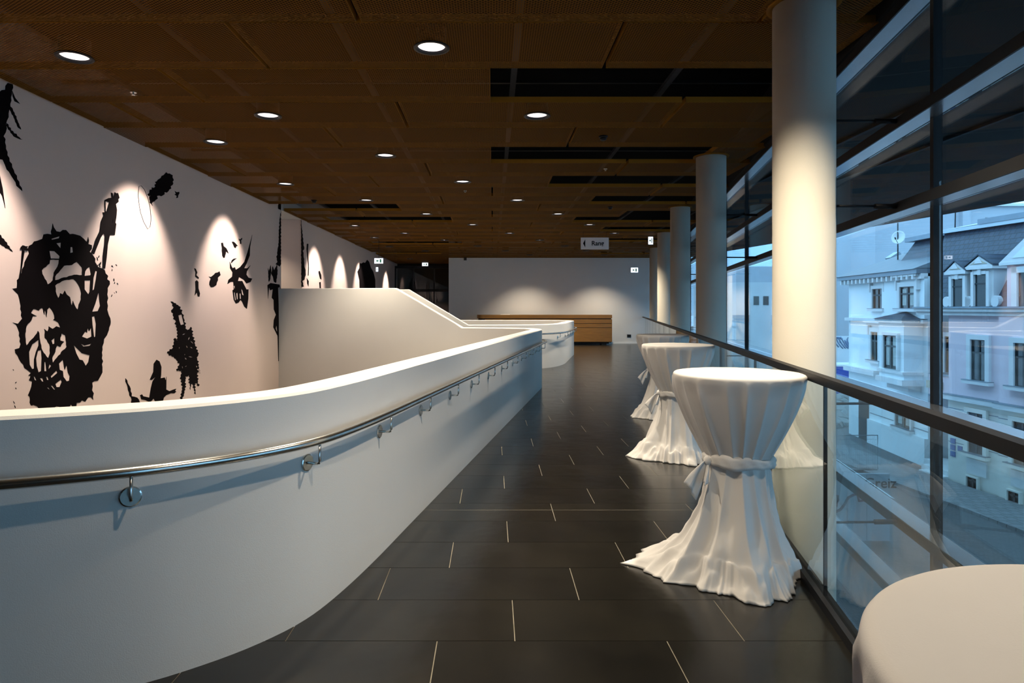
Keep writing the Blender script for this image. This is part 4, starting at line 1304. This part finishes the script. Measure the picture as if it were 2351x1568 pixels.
# right hand gable
ug = PK.hit(2312, 650, .16)[0]; zg = PK.hit(2320, 602, .16)[1]
g_ = fbox(PK, ug, ug + 4.2, -3, .16, zc + .12, zg).build('gable', M['pink'], ph_)
MB().uprism([(ug - .15, zg), (ug + 4.35, zg), (ug + 2.1, zg + 1.75)], -3, .30, PK).build('gable_pediment', M['stone_trim'], g_)
MB().uprism([(ug + .35, zg + .12), (ug + 3.85, zg + .12), (ug + 2.1, zg + 1.50)], .30, .32, PK).build('gable_field', M['house_white'], g_)
fbox(PK, ug - .15, ug + 4.35, -2, .32, zg - .1, zg).build('gable_cornice', M['stone_trim'], g_)
a = by_px(PK, 2340, 2385, 625, 705, .16); fbox(PK, a[0] - .2, a[0], .16, .26, a[2], a[3] + .2).build('jamb_moulding', M['stone_trim'], g_)
fbox(PK, a[0], a[1], .16, .18, a[2], a[3]).build('pane', M['win_dark'], g_)
fbox(PK, a[0] - .2, a[1], .16, .26, a[3], a[3] + .2).build('lintel', M['stone_trim'], g_)

# ---- white house
WH = Frame((18.56, 34.0), (-.1, -1))
wh = empty('white_house', (0, 0, 0), label='pale white town house with bay window left of the pink house', cat='house')
ze = WH.hit(1970, 648)[1]; uW = 7.3
fbox(WH, 0, uW, -8, 0, STREET, ze).build('front_wall', M['house_white'], wh)
uq = WH.hit(2032, 640)[0]
fbox(WH, uq, uW, 0, .14, WH.hit(2050, 730)[1], ze).build('projecting_wall', M['house_white'], wh)
fbox(WH, -.35, uW, -8.3, .45, ze + .12, ze + .34).build('eaves', M['gutter'], wh)
fbox(WH, -.2, uW, 0, .28, ze - .10, ze + .12).build('cornice', M['stone_trim'], wh)
br = MB().box(0, .14, 0, .34, -.10, .10).mesh('cornice_bracket'); br.materials.append(M['stone_trim'])
for k in range(17):
    o = link('cornice_bracket', br, wh); p = WH(.1 + k * .43, .08, ze); o.location = p
    o.rotation_euler = (0, 0, math.atan2(WH.n.y, WH.n.x) - PI / 2)
rf_ = MB(); zr = EYE + (VY - 580) * 36.5 / FPX
e0, e1 = -.5, uW
rf_.add([WH(e0, .6, ze + .3), WH(e1, .6, ze + .3), WH(e1, -8.5, ze + .3), WH(e0, -8.5, ze + .3), WH(1.2, -3.2, zr), WH(e1, -3.2, zr), WH(e1, -4.6, zr), WH(1.2, -4.6, zr)],
        [(0, 1, 5, 4), (2, 3, 7, 6), (3, 0, 4, 7), (4, 5, 6, 7), (1, 2, 6, 5), (0, 3, 2, 1)])
rf_.build('main_roof', M['tin'], wh)
fbox(WH, 1.1, uW, -4.7, -3.1, zr, zr + .18).build('ridge_cap', M['gutter'], wh)
us0 = WH.hit(2064, 600, -.9)[0]; zd0 = WH.hit(2070, 611, -.9)[1]; zd1 = WH.hit(2080, 560, -1.6)[1]
md = MB()
md.add([WH(us0, -.8, zd0), WH(uW + .4, -.8, zd0), WH(uW + .4, -5, zd0), WH(us0, -5, zd0), WH(us0 + .25, -1.5, zd1), WH(uW + .4, -1.5, zd1), WH(uW + .4, -4.5, zd1), WH(us0 + .25, -4.5, zd1)],
       [(0, 1, 5, 4), (1, 2, 6, 5), (2, 3, 7, 6), (3, 0, 4, 7), (4, 5, 6, 7), (0, 3, 2, 1)])
md.build('raised_slate_roof', M['slate'], wh)
fbox(WH, us0 - .1, uW + .4, -4.8, -1.2, zd1, zd1 + .2).build('raised_roof_edge', M['gutter'], wh)
a = by_px(WH, 2045, 2058, 584, 591, -2.4)
MB().add([WH(a[0], -2.1, a[2] - .02), WH(a[1], -2.1, a[2] - .02), WH(a[1] + .1, -2.5, a[3] + .12), WH(a[0] + .1, -2.5, a[3] + .12), WH(a[0], -2.2, a[2] - .15), WH(a[1], -2.2, a[2] - .15), WH(a[1] + .1, -2.6, a[3] - .02), WH(a[0] + .1, -2.6, a[3] - .02)],
         [(0, 1, 2, 3), (4, 7, 6, 5), (0, 4, 5, 1), (1, 5, 6, 2), (2, 6, 7, 3), (3, 7, 4, 0)]).build('skylight', M['zinc'], wh)
a = by_px(WH, 2007, 2030, 663, 709); window(WH, wh, *a, n=0, fw=.16, pane='win_brown', hood=True)
a = by_px(WH, 2070, 2104, 658, 709, .14); window(WH, wh, *a, n=.14, fw=.2, hood=True, curtain=True)
z = WH.hit(2000, 733)[1]
fbox(WH, -.05, uW, 0, .2, z - .1, z + .05).build('string_course', M['stone_trim'], wh)
z = WH.hit(1990, 851)[1]
fbox(WH, -.08, WH.hit(2018, 850)[0], 0, .25, z - .15, z + .1).build('string_course', M['stone_trim'], wh)
a = by_px(WH, 2004, 2020, 762, 828); window(WH, wh, *a, n=0, fw=.2, hood=True)
NB = .75
b0 = WH.hit(2018.5, 800, NB)[0]; b1 = WH.hit(2075, 800, NB)[0]; zb0 = WH.hit(2045, 873, NB)[1]; zb1 = WH.hit(2045, 741, NB)[1]
bb = fbox(WH, b0, b1, 0, NB, zb0, zb1).build('bay_window', M['house_white'], wh)
fbox(WH, b0 - .12, b1 + .12, 0, NB + .14, zb1, zb1 + .16).build('bay_cornice', M['stone_trim'], bb)
MB().add([WH(b0 - .2, NB + .2, zb1 + .16), WH(b1 + .2, NB + .2, zb1 + .16), WH(b1 + .2, 0, zb1 + .16), WH(b0 - .2, 0, zb1 + .16), WH((b0 + b1) / 2, .1, zb1 + .5)], [(0, 1, 4), (1, 2, 4), (2, 3, 4), (3, 0, 4), (3, 2, 1, 0)]).build('bay_roof', M['slate'], bb)
zq = WH.hit(2045, 849, NB)[1]
fbox(WH, b0 - .06, b1 + .06, 0, NB + .08, zq - .12, zq).build('bay_sill', M['stone_trim'], bb)
fbox(WH, b0 - .1, b1 + .1, 0, NB + .12, zb0 - .12, zb0 + .12).build('bay_base', M['stone_trim'], bb)
fbox(WH, b0 + .15, b1 - .15, 0, NB - .25, zb0 - .4, zb0 - .12).build('bay_corbel', M['stone_trim'], bb)
a = by_px(WH, 2033, 2063, 770, 847, NB); window(WH, bb, *a, n=NB, fw=.12, sill=False, curtain=True)
a = by_px(WH, 2092, 2103, 772, 848); window(WH, wh, *a, n=0, fw=.14, pane='win_brown')
a = by_px(WH, 2060, 2094, 944, 983); window(WH, wh, *a, n=0, fw=.12, curtain=True)
a = by_px(WH, 2063, 2083, 1025, 1046); window(WH, wh, *a, n=0, fw=.05, sill=False)
u_a, u_b = WH.hit(1972, 950)[0], WH.hit(1995, 950)[0]
fbox(WH, u_a, u_b, -.02, .02, STREET, WH.hit(1985, 895)[1]).build('passage_door', M['win_dark'], wh)
for k in range(4):
    z = WH.hit(2040, 935)[1] - .55 * k
    fbox(WH, u_b + .1, uW, 0, .012, z, z + .035).build('groove', M['gutter'], wh)
fbox(WH, u_b + .1, uW, 0, .14, STREET, STREET + 1.15).build('plinth', M['house_white'], wh)
# satellite dish on its mast
dp = ray(2063, 545.5, 31.5)
sd = empty('satellite_dish', dp, label='white satellite dish on a mast above the white house roof', cat='satellite dish')
dm = MB(); a = []; fs = []
fwd = Vector((-.78, -.6, .18)).normalized(); rt = fwd.cross(Vector((0, 0, 1))).normalized(); up = rt.cross(fwd)
for i in range(7):
    rr = .31 * i / 6
    for k in range(28):
        a.append(fwd * (.10 * (i / 6) ** 2 - .05) + rt * (rr * math.cos(2 * PI * k / 28)) + up * (rr * 1.06 * math.sin(2 * PI * k / 28)))
for i in range(6):
    for k in range(28):
        fs.append((i * 28 + k, i * 28 + (k + 1) % 28, (i + 1) * 28 + (k + 1) % 28, (i + 1) * 28 + k))
dm.add(a, fs, True)
do = dm.build('reflector', M['white_metal'], sd)
so_ = do.modifiers.new('solid', 'SOLIDIFY'); so_.thickness = .012
MB().tube([(0, .06, -1.5), (0, .06, .72)], .03, 8).build('mast', M['win_bar'], sd)
MB().tube([up * -.30, fwd * .34 - up * .14], .014, 6).build('feed_arm', M['win_bar'], sd)
MB().tube([fwd * .32 - up * .15, fwd * .40 - up * .10], .035, 8).build('feed_horn', M['win_bar'], sd)
q = ray(2192, 539, 27.5)
o = MB().tube([(q.x, q.y, q.z - .3), (q.x + .03, q.y, q.z + 1.1), (q.x, q.y, q.z + 1.6)], .025, 8).build('roof_aerial', M['win_bar']); tag(o, 'thin dark aerial pole on the zinc roof', 'aerial')

# ---- buildings behind, hill
bb0 = ray(2009.5, 708, 58)
ob = empty('office_block', (0, 0, 0), label='big plain grey block rising behind the two houses', cat='building')
MB().box(bb0.x, bb0.x + 40, 58, 65, STREET, EYE + (VY - 474) * 58 / FPX).build('wall', M['grey_block'], ob)
MB().box(bb0.x - .3, bb0.x + 40.3, 57.7, 65, EYE + (VY - 474) * 58 / FPX, EYE + (VY - 468) * 58 / FPX).build('parapet', M['pale_block'], ob)
for x0, x1 in ((2262, 2281), (2290, 2309), (2318, 2336)):
    a = ray(x0, 512, 58); b = ray(x1, 500, 58)
    MB().box(a.x, b.x, 57.93, 58, a.z, b.z).build('window', M['win_brown'], ob)
q = ray(2214, 520, 57.9)
MB().box(q.x - .35, q.x + .35, 57.6, 58, q.z - 4, q.z + 6).build('pilaster', M['grey_block'], ob)
a = ray(1690, 663, 66); b = ray(1960, 648, 66)
pb = empty('pale_block', (0, 0, 0), label='pale plain building left of the white house', cat='building')
MB().box(a.x, b.x + 1.0, 66, 80, STREET, b.z).build('wall', M['pale_block'], pb)
MB().uprism([(a.x, b.z), (b.x - 1.2, b.z), (b.x - 3, b.z + 1.6), (a.x, b.z + 1.6)], 0, 14, lambda u, n, z: (u, 66 + n, z)).build('roof', M['zinc'], pb)
for x0, x1, y0, y1 in ((1916, 1925, 665, 695), (1919, 1925, 700, 722), (1914, 1924, 750, 765), (1730, 1742, 680, 700), (1752, 1764, 680, 700)):
    p = ray(x0, y1, 66); q = ray(x1, y0, 66)
    MB().box(p.x, q.x, 65.93, 66, p.z, q.z).build('window', M['win_dark'], pb)
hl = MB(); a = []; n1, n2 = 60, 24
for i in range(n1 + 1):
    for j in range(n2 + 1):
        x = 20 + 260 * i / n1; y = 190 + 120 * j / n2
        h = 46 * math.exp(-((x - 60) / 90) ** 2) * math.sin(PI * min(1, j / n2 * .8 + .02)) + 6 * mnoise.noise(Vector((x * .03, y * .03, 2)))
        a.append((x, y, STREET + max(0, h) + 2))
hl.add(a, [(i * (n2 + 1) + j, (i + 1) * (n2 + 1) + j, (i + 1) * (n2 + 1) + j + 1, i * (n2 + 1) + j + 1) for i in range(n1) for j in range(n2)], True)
o = hl.build('mist_tinted_hill', M['hill']); tag(o, 'wooded hill with mist painted into its grey blue colour', 'hill')
# ---- street things
o = MB().add([PK(-6, .2, STREET), PK(12, .2, STREET), PK(12, 2.4, STREET), PK(-6, 2.4, STREET), PK(-6, .2, STREET + .1), PK(12, .2, STREET + .1), PK(12, 2.4, STREET + .1), PK(-6, 2.4, STREET + .1)],
             [(0, 3, 2, 1), (4, 5, 6, 7), (0, 1, 5, 4), (1, 2, 6, 5), (2, 3, 7, 6), (3, 0, 4, 7)]).build('pavement', M['pavement']); tag(o, kind='structure')
vp = ray(1925, 850, 46)
vn = empty('delivery_van', (vp.x, 46, STREET), label='blue van parked left of the white house', cat='van')
MB().uprism([(-2.4, .35), (2.3, .35), (2.4, .9), (2.2, 1.4), (1.7, 1.5), (1.3, 2.45), (-2.4, 2.55)], -1, 1, lambda u, n, z: (u, n, z)).build('body', M['van_blue'], vn)
MB().box(-2.42, 1.3, -1.02, 1.02, 2.5, 2.62).build('roof', M['white_metal'], vn)
MB().uprism([(.3, 1.5), (1.55, 1.5), (1.2, 2.3), (.3, 2.3)], -1.02, -1.0, lambda u, n, z: (u, n, z)).build('window', M['win_dark'], vn)
for x in (-1.5, 1.5):
    MB().add([(x + .35 * math.cos(2 * PI * k / 20), yy, .35 + .35 * math.sin(2 * PI * k / 20)) for yy in (-1.03, -.8) for k in range(20)], [(k, (k + 1) % 20, 20 + (k + 1) % 20, 20 + k) for k in range(20)] + [tuple(range(20)), tuple(range(39, 19, -1))]).build('wheel', M['win_bar'], vn)
gw = empty('graffiti_wall', (0, 52, STREET), label='low pale wall with blue graffiti left of the white house', cat='wall')
p = ray(1880, 805, 52); q = ray(1960, 772, 52)
MB().box(p.x, q.x, 0, .3, 0, q.z - STREET).build('masonry', M['pale_block'], gw)
for k in range(6):
    c = ray(1922 + 6 * k, 787, 52)
    pts = [(c.x + .25 * math.cos(t * 1.3 + k), -.01, c.z - STREET + .45 * math.sin(t + k * .7)) for t in [i * .5 for i in range(9)]]
    MB().tube(pts, .05, 6).build('scrawl', M['graffiti'], gw)
rk = MB(); rr_ = random.Random(4)
ico = bmesh.new(); bmesh.ops.create_icosphere(ico, subdivisions=1, radius=1)
iv = [v.co.copy() for v in ico.verts]; fv = [tuple(v.index for v in f.verts) for f in ico.faces]; ico.free()
for i in range(160):
    c = ray(rr_.uniform(1860, 1953), 900, rr_.uniform(36, 42)); sz = rr_.uniform(.25, .7)
    zb = STREET + rr_.uniform(.0, 1.0) * max(.2, (c.y - 36) / 6)
    rk.add([(c.x + v.x * sz * rr_.uniform(.8, 1.2), c.y + v.y * sz, zb + v.z * sz * rr_.uniform(.5, .9)) for v in iv], fv)
o = rk.build('rubble_bank', M['rock']); tag(o, 'bank of loose grey rubble below the blue van', 'rubble', kind='stuff')
fc = empty('site_fence', (0, 26, STREET), label='wire mesh site fence panel standing on the street', cat='fence')
p = ray(1905, 1000, 26); q = ray(2015, 1000, 26); hz = 1.45
MB().tube([(p.x, 0, .08), (p.x, 0, hz), (q.x, 0, hz), (q.x, 0, .08), (p.x, 0, .08)], .02, 8).build('frame', M['gutter'], fc)
wm = MB()
for i in range(1, 26):
    x = p.x + (q.x - p.x) * i / 26; wm.tube([(x, 0, .1), (x, 0, hz)], .003, 4)
for i in range(1, 7): wm.tube([(p.x, 0, hz * i / 7 + .05), (q.x, 0, hz * i / 7 + .05)], .003, 4)
o = wm.build('wire_mesh', M['gutter'], fc); o['kind'] = 'stuff'
MB().box(q.x - 1.9, q.x - .1, -.15, .15, 0, .12).build('foot_block', M['win_bar'], fc)
hb = empty('hoarding', (0, 18.2, STREET), label='grey board hoarding with red scrawl and the word Greiz', cat='hoarding')
xsb = [ray(x, 1000, 18.2).x for x in (1850, 1898, 1945, 1990, 2043)]
ht = EYE - STREET - (1090 - VY) * 18.2 / FPX
for i in range(4):
    MB().box(xsb[i] + .006, xsb[i + 1] - .006, 0, .05, .03, ht).build('board', M['board'], hb)
MB().box(xsb[0], xsb[-1], -.01, .06, ht, ht + .03).build('top_batten', M['zinc'], hb)
tm = text_mesh('lettering', 'Greiz', .40, .004, .004); tm.materials.append(M['black_paint'])
o = link('lettering', tm, hb); c = ray(2021, 1110, 18.2); o.location = (c.x, -.004, c.z - STREET); o.rotation_euler = (PI / 2, 0, 0)
pts = []
for x, y in ((1905, 1146), (1913, 1138), (1923, 1138), (1925, 1147), (1920, 1160), (1913, 1172), (1917, 1175), (1928, 1170), (1938, 1158), (1946, 1143), (1958, 1136), (1968, 1135), (1972, 1150), (1984, 1148)):
    c = ray(x, y, 18.2); pts.append((c.x, -.012, c.z - STREET))
MB().tube(pts, .035, 6).build('scrawl', M['scrawl'], hb)
